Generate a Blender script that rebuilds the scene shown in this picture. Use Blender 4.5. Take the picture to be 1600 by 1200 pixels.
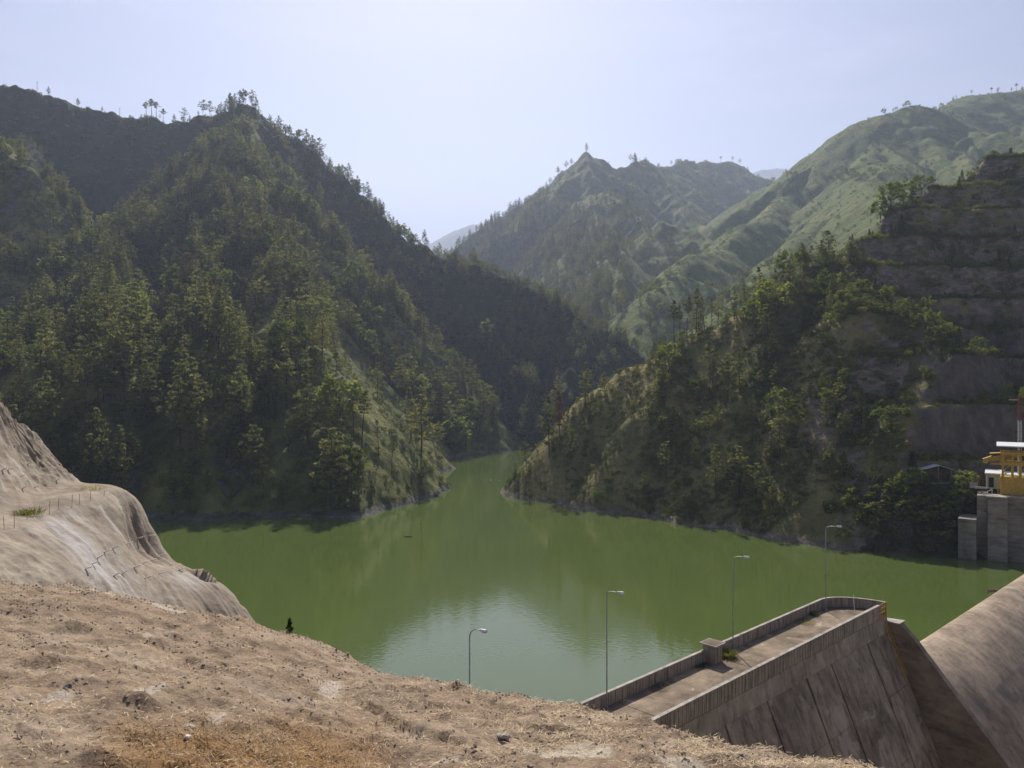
import bpy, bmesh, math, random
import numpy as np
from mathutils import Vector, Matrix

for _o in list(bpy.data.objects):
    bpy.data.objects.remove(_o)
SC = bpy.context.scene
COL = SC.collection
rng = np.random.default_rng(7)
random.seed(7)

# ------------------------------------------------------------------ camera
EYE = 40.0                      # eye height above the reservoir
F = 1200.0                      # focal length in photograph pixels (1600 wide)
cam_d = bpy.data.cameras.new("camera")
cam = bpy.data.objects.new("camera", cam_d)
COL.objects.link(cam)
cam.location = (0, 0, EYE)
cam.rotation_euler = (math.radians(90), 0, 0)
cam_d.sensor_width = 36.0
cam_d.lens = 36.0 * F / 1600.0
cam_d.clip_start = 0.1
cam_d.clip_end = 20000
SC.camera = cam

# ------------------------------------------------------------------ sky, sun, exposure
SUN_AZ = math.radians(-5.0)
SUN_EL = math.radians(43.0)
w = bpy.data.worlds.new("World")
SC.world = w
w.use_nodes = True
nt = w.node_tree
bg = nt.nodes["Background"]
sky = nt.nodes.new("ShaderNodeTexSky")
sky.sky_type = 'NISHITA'
sky.sun_disc = False
sky.sun_elevation = SUN_EL
sky.sun_rotation = SUN_AZ
sky.altitude = 600
sky.air_density = 1.25
sky.dust_density = 1.1
sky.ozone_density = 1.6
# thin veil of high cirrus: fine streaks that run on all round the sky
tc = nt.nodes.new("ShaderNodeTexCoord")
mp = nt.nodes.new("ShaderNodeMapping")
mp.inputs['Rotation'].default_value = (0.0, 0.25, 0.5)
mp.inputs['Scale'].default_value = (2.0, 5.0, 13.0)
nz = nt.nodes.new("ShaderNodeTexNoise")
nz.inputs['Scale'].default_value = 1.3
nz.inputs['Detail'].default_value = 6
nz.inputs['Roughness'].default_value = 0.55
rp = nt.nodes.new("ShaderNodeValToRGB")
rp.color_ramp.elements[0].position = 0.48
rp.color_ramp.elements[1].position = 0.8
rp.color_ramp.elements[0].color = (0.0, 0.0, 0.0, 1)
rp.color_ramp.elements[1].color = (0.34, 0.34, 0.34, 1)
mx = nt.nodes.new("ShaderNodeMixRGB")
mx.inputs[2].default_value = (8.6, 8.5, 11.0, 1)
nt.links.new(tc.outputs['Generated'], mp.inputs[0])
nt.links.new(mp.outputs[0], nz.inputs['Vector'])
nt.links.new(nz.outputs['Fac'], rp.inputs[0])
nt.links.new(rp.outputs[0], mx.inputs[0])
nt.links.new(sky.outputs[0], mx.inputs[1])
tn = nt.nodes.new("ShaderNodeMixRGB"); tn.blend_type = 'MULTIPLY'; tn.inputs[0].default_value = 1.0
tn.inputs[2].default_value = (1.07, .945, 1.0, 1)
nt.links.new(mx.outputs[0], tn.inputs[1])
nt.links.new(tn.outputs[0], bg.inputs[0])
bg.inputs[1].default_value = 0.052

sl = bpy.data.lights.new("sun", 'SUN')
sl.energy = 5.0
sl.angle = math.radians(0.53)
sl.color = (1.0, 0.93, 0.82)
so = bpy.data.objects.new("sun", sl)
COL.objects.link(so)
sdir = Vector((math.sin(SUN_AZ) * math.cos(SUN_EL), math.cos(SUN_AZ) * math.cos(SUN_EL), math.sin(SUN_EL)))
so.rotation_euler = sdir.to_track_quat('Z', 'Y').to_euler()
so.location = (0, 0, 300)

SC.view_settings.view_transform = 'Standard'
SC.view_settings.look = 'None'
SC.view_settings.gamma = 1
SC.view_settings.use_curve_mapping = False
SC.view_settings.exposure = 0.55
SC.cycles.max_bounces = 6
SC.cycles.diffuse_bounces = 2
SC.cycles.glossy_bounces = 3
SC.cycles.transmission_bounces = 3
SC.cycles.volume_bounces = 0
SC.cycles.transparent_max_bounces = 6
SC.cycles.caustics_reflective = False
SC.cycles.caustics_refractive = False
SC.cycles.use_denoising = True

# ------------------------------------------------------------------ helpers
HAZE = 0.00015

def P(px, py, D):
    """A point seen at pixel (px, py) of the photograph, D metres ahead."""
    return ((px - 800.0) / F * D, D, EYE + (600.0 - py) / F * D)

def tag(o, label=None, cat=None, group=None, kind=None):
    if label: o['label'] = label
    if cat: o['category'] = cat
    if group: o['group'] = group
    if kind: o['kind'] = kind
    return o

def empty(name, loc=(0, 0, 0), rz=0.0, scale=1.0):
    o = bpy.data.objects.new(name, None)
    o.empty_display_size = 0.5
    o.location = loc
    o.rotation_euler = (0, 0, rz)
    o.scale = (scale,) * 3
    COL.objects.link(o)
    return o

class MB:
    """Collects faces; build() links them as one mesh object."""
    def __init__(self):
        self.v = []; self.f = []; self.m = []
    def quad(self, a, b, c, d, m=0):
        n = len(self.v); self.v += [a, b, c, d]; self.f.append((n, n+1, n+2, n+3)); self.m.append(m)
    def poly(self, pts, m=0):
        n = len(self.v); self.v += list(pts); self.f.append(tuple(range(n, n+len(pts)))); self.m.append(m)
    def hexa(self, p, m=0):
        """8 corners: bottom 4 (ccw) then top 4."""
        n = len(self.v); self.v += list(p)
        for q in ((3,2,1,0),(4,5,6,7),(0,1,5,4),(1,2,6,5),(2,3,7,6),(3,0,4,7)):
            self.f.append(tuple(n+i for i in q)); self.m.append(m)
    def box(self, x0, y0, z0, x1, y1, z1, m=0):
        self.hexa([(x0,y0,z0),(x1,y0,z0),(x1,y1,z0),(x0,y1,z0),(x0,y0,z1),(x1,y0,z1),(x1,y1,z1),(x0,y1,z1)], m)
    def tube(self, pts, r, n=6, m=0, cap=True):
        pts = [Vector(p) for p in pts]
        rr = r if isinstance(r, (list, tuple)) else [r]*len(pts)
        base = len(self.v)
        for i, p in enumerate(pts):
            a = pts[max(i-1, 0)]; b = pts[min(i+1, len(pts)-1)]
            t = (b-a).normalized()
            u = t.cross(Vector((0,0,1)))
            if u.length < 1e-3: u = t.cross(Vector((1,0,0)))
            u.normalize(); w_ = t.cross(u)
            for k in range(n):
                an = 2*math.pi*k/n
                self.v.append(tuple(p + (u*math.cos(an)+w_*math.sin(an))*rr[i]))
        for i in range(len(pts)-1):
            for k in range(n):
                a = base+i*n+k; b = base+i*n+(k+1) % n
                self.f.append((a, b, b+n, a+n)); self.m.append(m)
        if cap:
            self.f.append(tuple(base+k for k in range(n))[::-1]); self.m.append(m)
            e = base+(len(pts)-1)*n
            self.f.append(tuple(e+k for k in range(n))); self.m.append(m)
    def mesh(self, name, mats, smooth=False):
        me = bpy.data.meshes.new(name)
        me.from_pydata([tuple(q) for q in self.v], [], self.f)
        for q in (mats if isinstance(mats, (list, tuple)) else [mats]): me.materials.append(q)
        me.polygons.foreach_set('material_index', self.m)
        if smooth: me.polygons.foreach_set('use_smooth', [True]*len(self.f))
        me.update()
        return me
    def build(self, name, mats, parent=None, smooth=False, loc=None):
        o = bpy.data.objects.new(name, self.mesh(name, mats, smooth))
        COL.objects.link(o)
        if loc: o.location = loc
        if parent: o.parent = parent
        return o

def link_mesh(name, me, parent=None):
    o = bpy.data.objects.new(name, me)
    COL.objects.link(o)
    if parent: o.parent = parent
    return o

def np_mesh(name, V, Fq, mats, smooth=True, attrs=None, mat_idx=None):
    """Mesh from arrays: V (n,3), Fq (m,k) with k = 3 or 4."""
    me = bpy.data.meshes.new(name)
    n = len(V); m, k = Fq.shape
    me.vertices.add(n); me.vertices.foreach_set('co', np.asarray(V, np.float32).ravel())
    me.loops.add(m*k); me.loops.foreach_set('vertex_index', np.asarray(Fq, np.int32).ravel())
    me.polygons.add(m)
    me.polygons.foreach_set('loop_start', np.arange(0, m*k, k, dtype=np.int32))
    me.polygons.foreach_set('use_smooth', np.full(m, smooth))
    if mat_idx is not None: me.polygons.foreach_set('material_index', np.asarray(mat_idx, np.int32))
    for q in (mats if isinstance(mats, (list, tuple)) else [mats]): me.materials.append(q)
    for an, av in (attrs or {}).items():
        at = me.attributes.new(an, 'FLOAT', 'POINT'); at.data.foreach_set('value', np.asarray(av, np.float32))
    me.update(calc_edges=True)
    return me

# numpy gradient noise
def _hash(ix, iy, seed):
    h = (ix*374761393 + iy*668265263 + seed*974711) & 0xFFFFFFFF
    h = ((h ^ (h >> 13))*1274126177) & 0xFFFFFFFF
    return (h ^ (h >> 16)) & 0xFFFFFFFF
def gnoise(x, y, seed=0):
    x = np.asarray(x, float); y = np.asarray(y, float)
    ix = np.floor(x).astype(np.int64); iy = np.floor(y).astype(np.int64)
    fx = x-ix; fy = y-iy
    u = fx*fx*fx*(fx*(fx*6-15)+10); v = fy*fy*fy*(fy*(fy*6-15)+10)
    def g(dx, dy):
        a = _hash(ix+dx, iy+dy, seed)*(2*math.pi/4294967296.0)
        return np.cos(a)*(fx-dx) + np.sin(a)*(fy-dy)
    return ((g(0,0)*(1-u)+g(1,0)*u)*(1-v) + (g(0,1)*(1-u)+g(1,1)*u)*v)*1.5
def fbm(x, y, oct=4, seed=0, gain=0.5):
    s = 0; a = 1.0; f = 1.0
    for i in range(oct):
        s = s + a*gnoise(x*f, y*f, seed+i*17); a *= gain; f *= 2.03
    return s
def ridged(x, y, oct=4, seed=0, gain=0.5):
    s = 0; a = 1.0; f = 1.0
    for i in range(oct):
        s = s + a*(1-2*np.abs(gnoise(x*f, y*f, seed+i*17))); a *= gain; f *= 2.07
    return s
def sstep(a, b, x):
    t = np.clip((x-a)/(b-a), 0, 1)
    return t*t*(3-2*t)

# material helpers
def new_mat(name):
    m = bpy.data.materials.new(name); m.use_nodes = True
    nt = m.node_tree
    return m, nt, nt.nodes['Principled BSDF']
def N(nt, t, **kw):
    n = nt.nodes.new(t)
    for k, v in kw.items():
        if k in n.inputs: n.inputs[k].default_value = v
        else: setattr(n, k, v)
    return n
def ramp(nt, fac, stops):
    r = nt.nodes.new("ShaderNodeValToRGB")
    el = r.color_ramp.elements
    while len(el) < len(stops): el.new(0.5)
    for e, (p, c) in zip(el, stops):
        e.position = p; e.color = (*c, 1) if len(c) == 3 else c
    nt.links.new(fac, r.inputs[0])
    return r
def noise(nt, vec, scale, detail=4, rough=0.55, dist=0.0):
    n = N(nt, "ShaderNodeTexNoise", Scale=scale, Detail=detail, Roughness=rough, Distortion=dist)
    if vec is not None: nt.links.new(vec, n.inputs['Vector'])
    return n
def mixc(nt, fac, a, b, mode='MIX'):
    m = nt.nodes.new("ShaderNodeMixRGB"); m.blend_type = mode
    for i, x in ((0, fac), (1, a), (2, b)):
        if isinstance(x, (int, float)): m.inputs[i].default_value = x if i == 0 else (x, x, x, 1)
        elif isinstance(x, tuple): m.inputs[i].default_value = (*x, 1) if len(x) == 3 else x
        else: nt.links.new(x, m.inputs[i])
    return m
def mth(nt, op, a, b=None, clamp=False):
    m = nt.nodes.new("ShaderNodeMath"); m.operation = op; m.use_clamp = clamp
    for i, x in ((0, a), (1, b)):
        if x is None: continue
        if isinstance(x, (int, float)): m.inputs[i].default_value = x
        else: nt.links.new(x, m.inputs[i])
    return m
def bump(nt, h, strength, dist, bsdf):
    b = N(nt, "ShaderNodeBump", Strength=strength, Distance=dist)
    nt.links.new(h, b.inputs['Height']); nt.links.new(b.outputs[0], bsdf.inputs['Normal'])
    return b
def mapping(nt, vec, scale=(1,1,1), rot=(0,0,0)):
    m = nt.nodes.new("ShaderNodeMapping"); m.inputs['Scale'].default_value = scale; m.inputs['Rotation'].default_value = rot
    nt.links.new(vec, m.inputs[0]); return m
# ------------------------------------------------------------------ terrain: ridge lines -> height field
def resample(pts, step):
    out = [pts[0]]
    for a, b in zip(pts[:-1], pts[1:]):
        L = math.hypot(b[0]-a[0], b[1]-a[1]); n = max(1, int(L/step))
        for i in range(1, n+1):
            t = i/n; out.append(tuple(a[k]+(b[k]-a[k])*t for k in range(3)))
    return out

RID = []      # (owner, points, slope, rounding)
def far_map(owner, px, D):
    if owner == MID and D > 590: return 590+(D-590)*2.2
    if owner == GRASS and px > 600 and D > 480: return 480+(D-480)*1.8
    if owner == FAR: return D*2.2
    return D
def ridge(owner, pix, s=1.05, r=4.0, kids=None, rs=1, asym=1.0):
    pts = [P(x_, y_, far_map(owner, x_, d_)) for x_, y_, d_ in pix]
    RID.append((owner, pts, s, r, asym))
    if kids:
        k3 = dict(L=kids[-1]['L']*.5, g=(.62, .95), len=kids[-1]['len']*.45, drop=.35, r=1.0, skip=.15)
        sub(owner, pts, s, list(kids)+[k3], random.Random(rs))
def sub(owner, pts, s, kids, R):
    """Side spurs that leave a crest on both sides and run down more gently than its flank."""
    k = kids[0]
    rp_ = resample(pts, 6.0)
    ks = {MID: 1.7, GRASS: 1.4 if pts[0][0] > 0 else 1, FAR: 2}.get(owner, 1)
    L = k['L']*ks*R.uniform(.3, .8); acc = 0.0
    for i in range(1, len(rp_)-1):
        a, b = rp_[i-1], rp_[i]
        acc += math.hypot(b[0]-a[0], b[1]-a[1])
        if acc < L: continue
        acc = 0; L = k['L']*ks*R.uniform(.65, 1.35)
        tx, ty = rp_[i+1][0]-a[0], rp_[i+1][1]-a[1]
        tl = math.hypot(tx, ty) or 1; tx /= tl; ty /= tl
        dwn = -1 if rp_[i+1][2] > a[2] else 1
        for side in (-1, 1):
            nx, ny = -ty*side, tx*side
            if k.get('right_only') and side > 0: continue
            if k.get('front', True) and ny > 0.35 : continue
            if R.random() < k.get('skip', .1): continue
            an = R.uniform(.1, .75)*dwn
            dx, dy = nx*math.cos(an)+tx*math.sin(an), ny*math.cos(an)+ty*math.sin(an)
            g = s*R.uniform(*k['g'])
            ln = k['len']*ks*R.uniform(.6, 1.3)
            x, y, z = b[0], b[1], b[2]-k.get('drop', 1.5)
            q = [(x, y, z)]
            n = 5
            for j in range(n):
                wob = R.uniform(-.35, .35)
                ex, ey = dx*math.cos(wob)-dy*math.sin(wob), dx*math.sin(wob)+dy*math.cos(wob)
                x += ex*ln/n; y += ey*ln/n; z -= g*ln/n*R.uniform(.6, 1.4)
                q.append((x, y, z))
                if z < -3: break
            RID.append((owner, q, s*k.get('sm', 1.12), k.get('r', 2.5), 1.0))
            if len(kids) > 1: sub(owner, q, s, kids[1:], R)

MTN, HILL, RIGHT, MID, GRASS, FAR, LEDGE = range(7)
# high forested mountain on the left, its crest falling to the right behind the gorge
ridge(MTN, [(-500,60,560),(-300,80,600),(-100,110,640),(0,137,680),(60,150,690),(110,168,700),(160,184,710),(230,193,715),(300,196,715),(345,182,712),(390,170,705),
            (430,202,700),(480,240,690),(520,277,680),(560,310,670),(600,347,655),(640,382,640),(700,404,625),(760,427,612),(820,452,600),(870,477,590),
            (920,507,580),(960,532,572),(1000,562,565),(1040,602,555),(1080,662,545)], 1.32, 5,
      [dict(L=62, g=(.62,.86), len=230), dict(L=34, g=(.6,.9), len=70, drop=1)], 3)
# the steep wooded hill in front of it, running out to the headland
ridge(HILL, [(390,172,705),(365,225,620),(350,262,560)], 1.05, 5)
ridge(HILL, [(350,262,560),(400,292,545),(450,332,530),(500,374,517),(550,421,505),(590,470,497),(640,522,490),(690,562,490),(722,622,493),(746,700,498)], 1.25, 6,
      [dict(L=45, g=(.6,.85), len=90, drop=1)], 5)
ridge(HILL, [(550,421,505),(580,490,480),(612,552,462),(634,612,452),(664,672,446),(712,716,440)], 1.25, 6, [dict(L=30, g=(.6,.85), len=60, drop=1)], 6)
ridge(HILL, [(350,262,560),(385,330,490),(405,400,430),(430,460,380),(452,515,330),(480,565,290),(512,670,262),(535,745,246),(560,808,229)], 1.1, 9,
      [dict(L=38, g=(.6,.85), len=90, drop=1), dict(L=24, g=(.6,.85), len=40, drop=.6)], 8)
ridge(HILL, [(452,520,358),(520,570,366),(580,630,372),(640,690,376),(694,738,371)], 1.05, 8, [dict(L=16, g=(.7,.95), len=30, drop=.6)], 9)
ridge(HILL, [(350,262,560),(300,322,520),(200,390,470),(100,454,430),(20,514,400),(-60,560,380),(-200,600,360),(-400,640,350)], 1.2, 4,
      [dict(L=48, g=(.58,.82), len=150, drop=1), dict(L=26, g=(.6,.85), len=50, drop=.8)], 11)
ridge(HILL, [(200,390,470),(180,455,390),(170,500,330),(160,540,278),(152,640,255),(150,760,236)], 1.25, 4, [dict(L=30, g=(.6,.85), len=70, drop=.8)], 12)
ridge(HILL, [(300,322,520),(312,430,420),(325,495,345),(335,540,285),(340,640,258),(345,780,232)], 1.25, 4, [dict(L=30, g=(.6,.85), len=70, drop=.8)], 13)
ridge(HILL, [(100,454,430),(60,520,350),(30,560,300),(10,660,265),(0,760,240)], 1.25, 4, [dict(L=30, g=(.6,.85), len=70, drop=.8)], 14)
# sunny grass shoulder at the far left
ridge(HILL, [(-300,130,540),(-100,180,520),(0,222,500),(38,262,480),(58,318,462),(50,380,440),(15,440,425),(-40,520,400)], 1.35, 4, [dict(L=24, g=(.6,.85), len=60, drop=.6)], 15)
# right hand hill, rising from the tip on the water to the rock cut
ridge(RIGHT, [(882,772,264),(885,742,270),(888,697,279),(912,647,286),(950,605,289),(1000,570,289),(1050,544,287),(1100,512,284),(1150,490,281),(1200,464,278),
              (1240,442,275),(1290,417,290),(1330,392,300),(1400,327,315),(1470,297,325),(1510,263,330),(1550,246,333),(1600,239,335),(1800,200,330),(2100,150,325)], 1.16, 7,
      [dict(L=26, g=(.62,.86), len=70, drop=.8, skip=.2, right_only=True), dict(L=18, g=(.6,.85), len=26, drop=.5)], 21, 2.4)
ridge(RIGHT, [(1150,490,281),(1082,570,270),(1040,624,262),(992,695,253),(962,770,248)], 1.2, 4, [dict(L=16, g=(.6,.85), len=30, drop=.5)], 22)
ridge(RIGHT, [(1240,442,275),(1200,535,256),(1160,620,243),(1125,700,233),(1090,800,224)], 1.2, 4, [dict(L=18, g=(.6,.85), len=30, drop=.5)], 23)
ridge(RIGHT, [(1330,392,298),(1345,475,246),(1420,500,236),(1470,525,228)], 1.15, 7, None)
ridge(RIGHT, [(1345,475,246),(1330,560,232),(1300,660,218),(1270,760,210)], 1.3, 2, [dict(L=14, g=(.6,.85), len=26, drop=.5)], 24)
ridge(RIGHT, [(1470,525,228),(1440,590,216),(1400,650,208),(1370,730,202)], 1.2, 5, [dict(L=14, g=(.6,.85), len=20, drop=.5)], 25)
# mid-distance peak and its spurs
ridge(MID, [(640,440,1180),(700,402,1150),(740,390,1110),(770,366,1085),(800,338,1060),(830,326,1045),(845,308,1030),(880,270,1020),(915,243,1010),(938,257,1010),(958,267,1020),
            (985,266,1035),(1010,255,1050),(1035,266,1080),(1070,256,1150),(1110,257,1200),(1150,254,1220),(1185,279,1230),(1220,293,1240),(1270,300,1240),(1400,300,1240)], 1.12, 5,
      [dict(L=95, g=(.5,.8), len=300, drop=3, r=2), dict(L=48, g=(.55,.82), len=110, drop=2, r=1.5)], 31)
ridge(MID, [(915,243,1010),(925,300,940),(905,380,850),(885,430,790),(900,490,720),(950,545,660)], 1.05, 6, [dict(L=60, g=(.6,.85), len=150, drop=2), dict(L=36, g=(.6,.85), len=60, drop=1)], 32)
ridge(MID, [(1010,255,1050),(1042,298,985),(1090,345,905),(1140,383,850),(1175,402,815)], 1.1, 2.5, [dict(L=48, g=(.6,.85), len=120, drop=1.5), dict(L=26, g=(.6,.85), len=40, drop=1)], 33)
ridge(MID, [(925,300,940),(950,305,900),(975,318,880),(1000,340,850),(1010,365,820)], 1.15, 2, [dict(L=30, g=(.6,.85), len=70, drop=1)], 34)
ridge(MID, [(925,300,940),(940,350,860),(962,372,820),(985,395,795),(1003,415,775)], 1.15, 1.8, [dict(L=28, g=(.6,.85), len=60, drop=1)], 35)
ridge(MID, [(940,350,860),(945,400,790),(975,392,765),(1000,420,735),(1012,440,720)], 1.15, 1.8, [dict(L=26, g=(.6,.85), len=50, drop=1)], 36)
ridge(MID, [(1000,380,805),(1035,351,800),(1075,358,795),(1105,378,780),(1130,395,770)], 1.0, 8, [dict(L=30, g=(.6,.85), len=80, drop=1)], 37)
ridge(MID, [(945,400,790),(985,430,700),(970,480,660),(985,520,620),(1010,560,590)], 1.15, 1.8, [dict(L=26, g=(.6,.85), len=60, drop=1)], 38)
# grassy mountain at the right
ridge(GRASS, [(1185,310,930),(1222,288,915),(1262,262,900),(1300,228,890),(1345,196,880),(1385,183,880),(1420,173,880),(1442,180,900),(1480,166,950),(1520,153,1000),(1560,146,1020),
              (1600,139,1040),(1700,120,1050),(1900,90,1050),(2100,80,1050)], 1.1, 60,
      [dict(L=80, g=(.42,.72), len=300, drop=6, r=5, sm=1.0), dict(L=44, g=(.55,.85), len=110, drop=1.5, r=2, sm=1.1)], 41)
ridge(GRASS, [(1420,173,880),(1452,215,820),(1482,265,760),(1500,300,700)], 1.0, 12, [dict(L=50, g=(.6,.85), len=120, drop=1.5)], 42)
ridge(GRASS, [(1345,196,880),(1365,215,850),(1400,245,790),(1440,285,730),(1470,300,700)], 1.05, 5, [dict(L=50, g=(.6,.85), len=120, drop=1.5)], 43)
ridge(GRASS, [(1365,215,850),(1350,260,780),(1385,268,730),(1420,298,690)], .95, 20, [dict(L=36, g=(.6,.85), len=70, drop=1.5)], 44)
ridge(GRASS, [(1262,262,900),(1243,296,840),(1214,316,800),(1192,346,760),(1152,354,735),(1122,392,690),(1086,400,665),(1062,432,640),(1025,455,615),(1005,500,590)], .95, 10, [dict(L=44, g=(.6,.85), len=110, drop=1.5), dict(L=26, g=(.6,.85), len=40, drop=1)], 45)
ridge(GRASS, [(1350,260,780),(1335,285,740),(1290,335,680),(1240,385,620),(1200,420,570),(1150,470,520),(1110,520,490)], .95, 12, [dict(L=40, g=(.6,.85), len=90, drop=1.5), dict(L=24, g=(.6,.85), len=36, drop=1)], 46)
ridge(GRASS, [(1335,285,740),(1372,292,650),(1385,318,590),(1370,360,530)], .95, 14, [dict(L=30, g=(.6,.85), len=70, drop=1)], 47)
ridge(GRASS, [(1600,139,1040),(1590,190,950),(1540,215,880),(1500,240,800),(1520,275,700)], 1.0, 6, [dict(L=50, g=(.6,.85), len=120, drop=1.5)], 48)
# far hazy ranges
ridge(FAR, [(400,420,2700),(560,430,2700),(640,415,2700),(690,372,2650),(722,357,2600),(745,354,2600),(775,350,2650),(830,345,2700),(950,340,2700)], .8, 12, [dict(L=200, g=(.6,.85), len=500, drop=4)], 51)
ridge(FAR, [(1000,330,2700),(1100,300,2650),(1170,272,2600),(1192,268,2600),(1215,266,2600),(1240,268,2600),(1260,272,2650),(1400,250,2700),(1700,200,2700)], .8, 12, [dict(L=200, g=(.6,.85), len=500, drop=4)], 52)

# polar grid: columns of equal bearing step, rows of equal distance ratio
NU, ND = 930, 1000
U0, U1, D0, D1 = -420.0, 2020.0, 168.0, 6600.0
uu = (np.linspace(U0, U1, NU)-800.0)/F
dd = D0*np.exp(np.linspace(0, 1, ND)**1.0*math.log(D1/D0))
GU, GD = np.meshgrid(uu, dd)          # rows: distance
X = GU*GD; Y = GD.copy()

# gentle domain warp keeps the ridges from looking ruled
WX = X + 5.0*gnoise(X/55, Y/55, 1) + 2.0*gnoise(X/21, Y/21, 2)
WX = WX + 16.0*gnoise(X/210, Y/210, 5)*sstep(560, 900, Y)
WY = Y + 24.0*gnoise(X/210, Y/210, 6)*sstep(560, 900, Y) + 5.0*gnoise(X/55, Y/55, 3) + 2.0*gnoise(X/21, Y/21, 4)
Hs = np.full((7, ND, NU), -30.0)
ld0, ldk = math.log(D0), (ND-1)/math.log(D1/D0)
for owner, pts, s, r, asym in RID:
    H = Hs[owner]
    for a, b in zip(pts[:-1], pts[1:]):
        zt = max(a[2], b[2])+6
        reach = (zt+14)/s + 14
        ya, yb = min(a[1], b[1])-reach, max(a[1], b[1])+reach
        xa, xb = min(a[0], b[0])-reach, max(a[0], b[0])+reach
        i0 = int(max(0, (math.log(max(ya, D0))-ld0)*ldk)); i1 = int(min(ND, (math.log(max(yb, D0+.1))-ld0)*ldk+2))
        if i1 <= i0: continue
        yl = max(ya, D0)
        ua = min(xa/yl, xa/yb); ub = max(xb/yl, xb/yb)
        j0 = int(np.clip(np.searchsorted(uu, ua)-1, 0, NU)); j1 = int(np.clip(np.searchsorted(uu, ub)+1, 0, NU))
        if j1 <= j0: continue
        x = WX[i0:i1, j0:j1]; y = WY[i0:i1, j0:j1]
        ex, ey, ez = b[0]-a[0], b[1]-a[1], b[2]-a[2]
        l2 = ex*ex+ey*ey+1e-6
        t = np.clip(((x-a[0])*ex+(y-a[1])*ey)/l2, 0, 1)
        d = np.sqrt((x-a[0]-t*ex)**2+(y-a[1]-t*ey)**2)
        h = a[2]+ez*t - s*(np.sqrt(d*d+r*r)-r)*(np.where((x-a[0])*ey-(y-a[1])*ex < 0, asym, 1.0) if asym != 1 else 1.0)
        np.maximum(H[i0:i1, j0:j1], h, out=H[i0:i1, j0:j1])

# plateau by the intake on the right bank
def seg_dist(x, y, pts):
    d = np.full(x.shape, 1e9)
    for a, b in zip(pts[:-1], pts[1:]):
        ex, ey = b[0]-a[0], b[1]-a[1]; l2 = ex*ex+ey*ey+1e-9
        t = np.clip(((x-a[0])*ex+(y-a[1])*ey)/l2, 0, 1)
        d = np.minimum(d, np.hypot(x-a[0]-t*ex, y-a[1]-t*ey))
    return d
pl = [P(1385,760,200), P(1440,760,196), P(1500,760,192), P(1600,760,190), P(1900,760,186)]
dpl = seg_dist(WX, WY, pl)
Hs[LEDGE] = np.minimum(15.3, 25.5-1.45*dpl)

px_ = GU*F+800
# fine relief, stronger on the big slopes
nscale = np.clip(GD/400, .6, 3.0)
fine = (2.4*ridged(X/38, Y/38, 5, 11, .55) + 1.1*fbm(X/9, Y/9, 3, 12))*np.clip(GD/450, .45, 1.6)
fine2 = (4.5*ridged(X/95, Y/95, 5, 16)+1.5*fbm(X/22, Y/22, 3, 17))*np.clip(GD/1000, .4, 1.5)
cliff = ridged(X/13+Y/40, Y/17, 4, 15)
for k in (MTN, HILL): Hs[k] += fine-1.5
Hs[MID] += fine2-3
Hs[GRASS] += np.where(px_ > 500, .6*fine2-1.5, .55*fine-.6)
Hs[RIGHT] += .5*fine - .6 + .9*cliff*sstep(1150, 1300, GU*F+800)
Hs[FAR] += 12*ridged(X/320, Y/320, 4, 13)
Hs[LEDGE] += .35*fbm(X/6, Y/6, 3, 14)
# benches of the rock cut on the right
px_ = GU*F+800
msk = sstep(1290, 1400, px_ + 30*gnoise(X/20, Y/20, 31))
bl = np.array([-30, 4, 20, 34, 48, 58.5, 70, 83, 96, 109, 122, 136, 150, 200.])
PYr = 600-(Hs[RIGHT]-EYE)/GD*F
led = seg_dist(px_, PYr, [(1340,470),(1420,498),(1475,522),(1440,590),(1400,650),(1372,730)])
msk = msk*sstep(14, 40, led)
hr = Hs[RIGHT] + .012*(px_-1450) *0 + 1.2*gnoise(X/16, Y/16, 33) + 6.5*gnoise(X/58, Y/58, 34)
tb = np.interp(hr, bl, np.arange(len(bl))); fb = np.floor(tb); fr = tb-fb
fr2 = np.where(fr < .55, fr*.10, .055+(fr-.55)/.45*.945)
hstep = np.interp(fb+fr2, np.arange(len(bl)), bl)
Hs[RIGHT] = Hs[RIGHT]*(1-msk) + (hstep + .35*cliff)*msk

owner = Hs.argmax(0)
Z = Hs.max(0)
# slope estimate
gz_d = np.gradient(Z, axis=0)/np.gradient(GD, axis=0)
gz_u = np.gradient(Z, axis=1)/np.gradient(X, axis=1)
SL = np.hypot(gz_d, gz_u)
# what can be seen from the viewpoint: running horizon along each bearing
ANG = (Z-EYE)/GD
ANGW = np.maximum(ANG, (0-EYE)/GD)
HOR = np.maximum.accumulate(ANGW, axis=0)
HOR = np.vstack([np.full((1, NU), -9.0), HOR[:-1]])

def ground(x, y, arr=None):
    """Bilinear look-up of the terrain grid."""
    arr = Z if arr is None else arr
    x = np.asarray(x, float); y = np.asarray(y, float)
    fi = np.clip((np.log(np.maximum(y, D0))-ld0)*ldk, 0, ND-1.001)
    fj = np.clip((x/y-uu[0])/(uu[1]-uu[0]), 0, NU-1.001)
    i = fi.astype(int); j = fj.astype(int); a = fi-i; b = fj-j
    return (arr[i, j]*(1-a)*(1-b)+arr[i+1, j]*a*(1-b)+arr[i, j+1]*(1-a)*b+arr[i+1, j+1]*a*b)
def near_of(x, y, arr):
    x = np.asarray(x, float); y = np.asarray(y, float)
    i = np.clip(np.rint((np.log(np.maximum(y, D0))-ld0)*ldk), 0, ND-1).astype(int)
    j = np.clip(np.rint((x/y-uu[0])/(uu[1]-uu[0])), 0, NU-1).astype(int)
    return arr[i, j]

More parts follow.
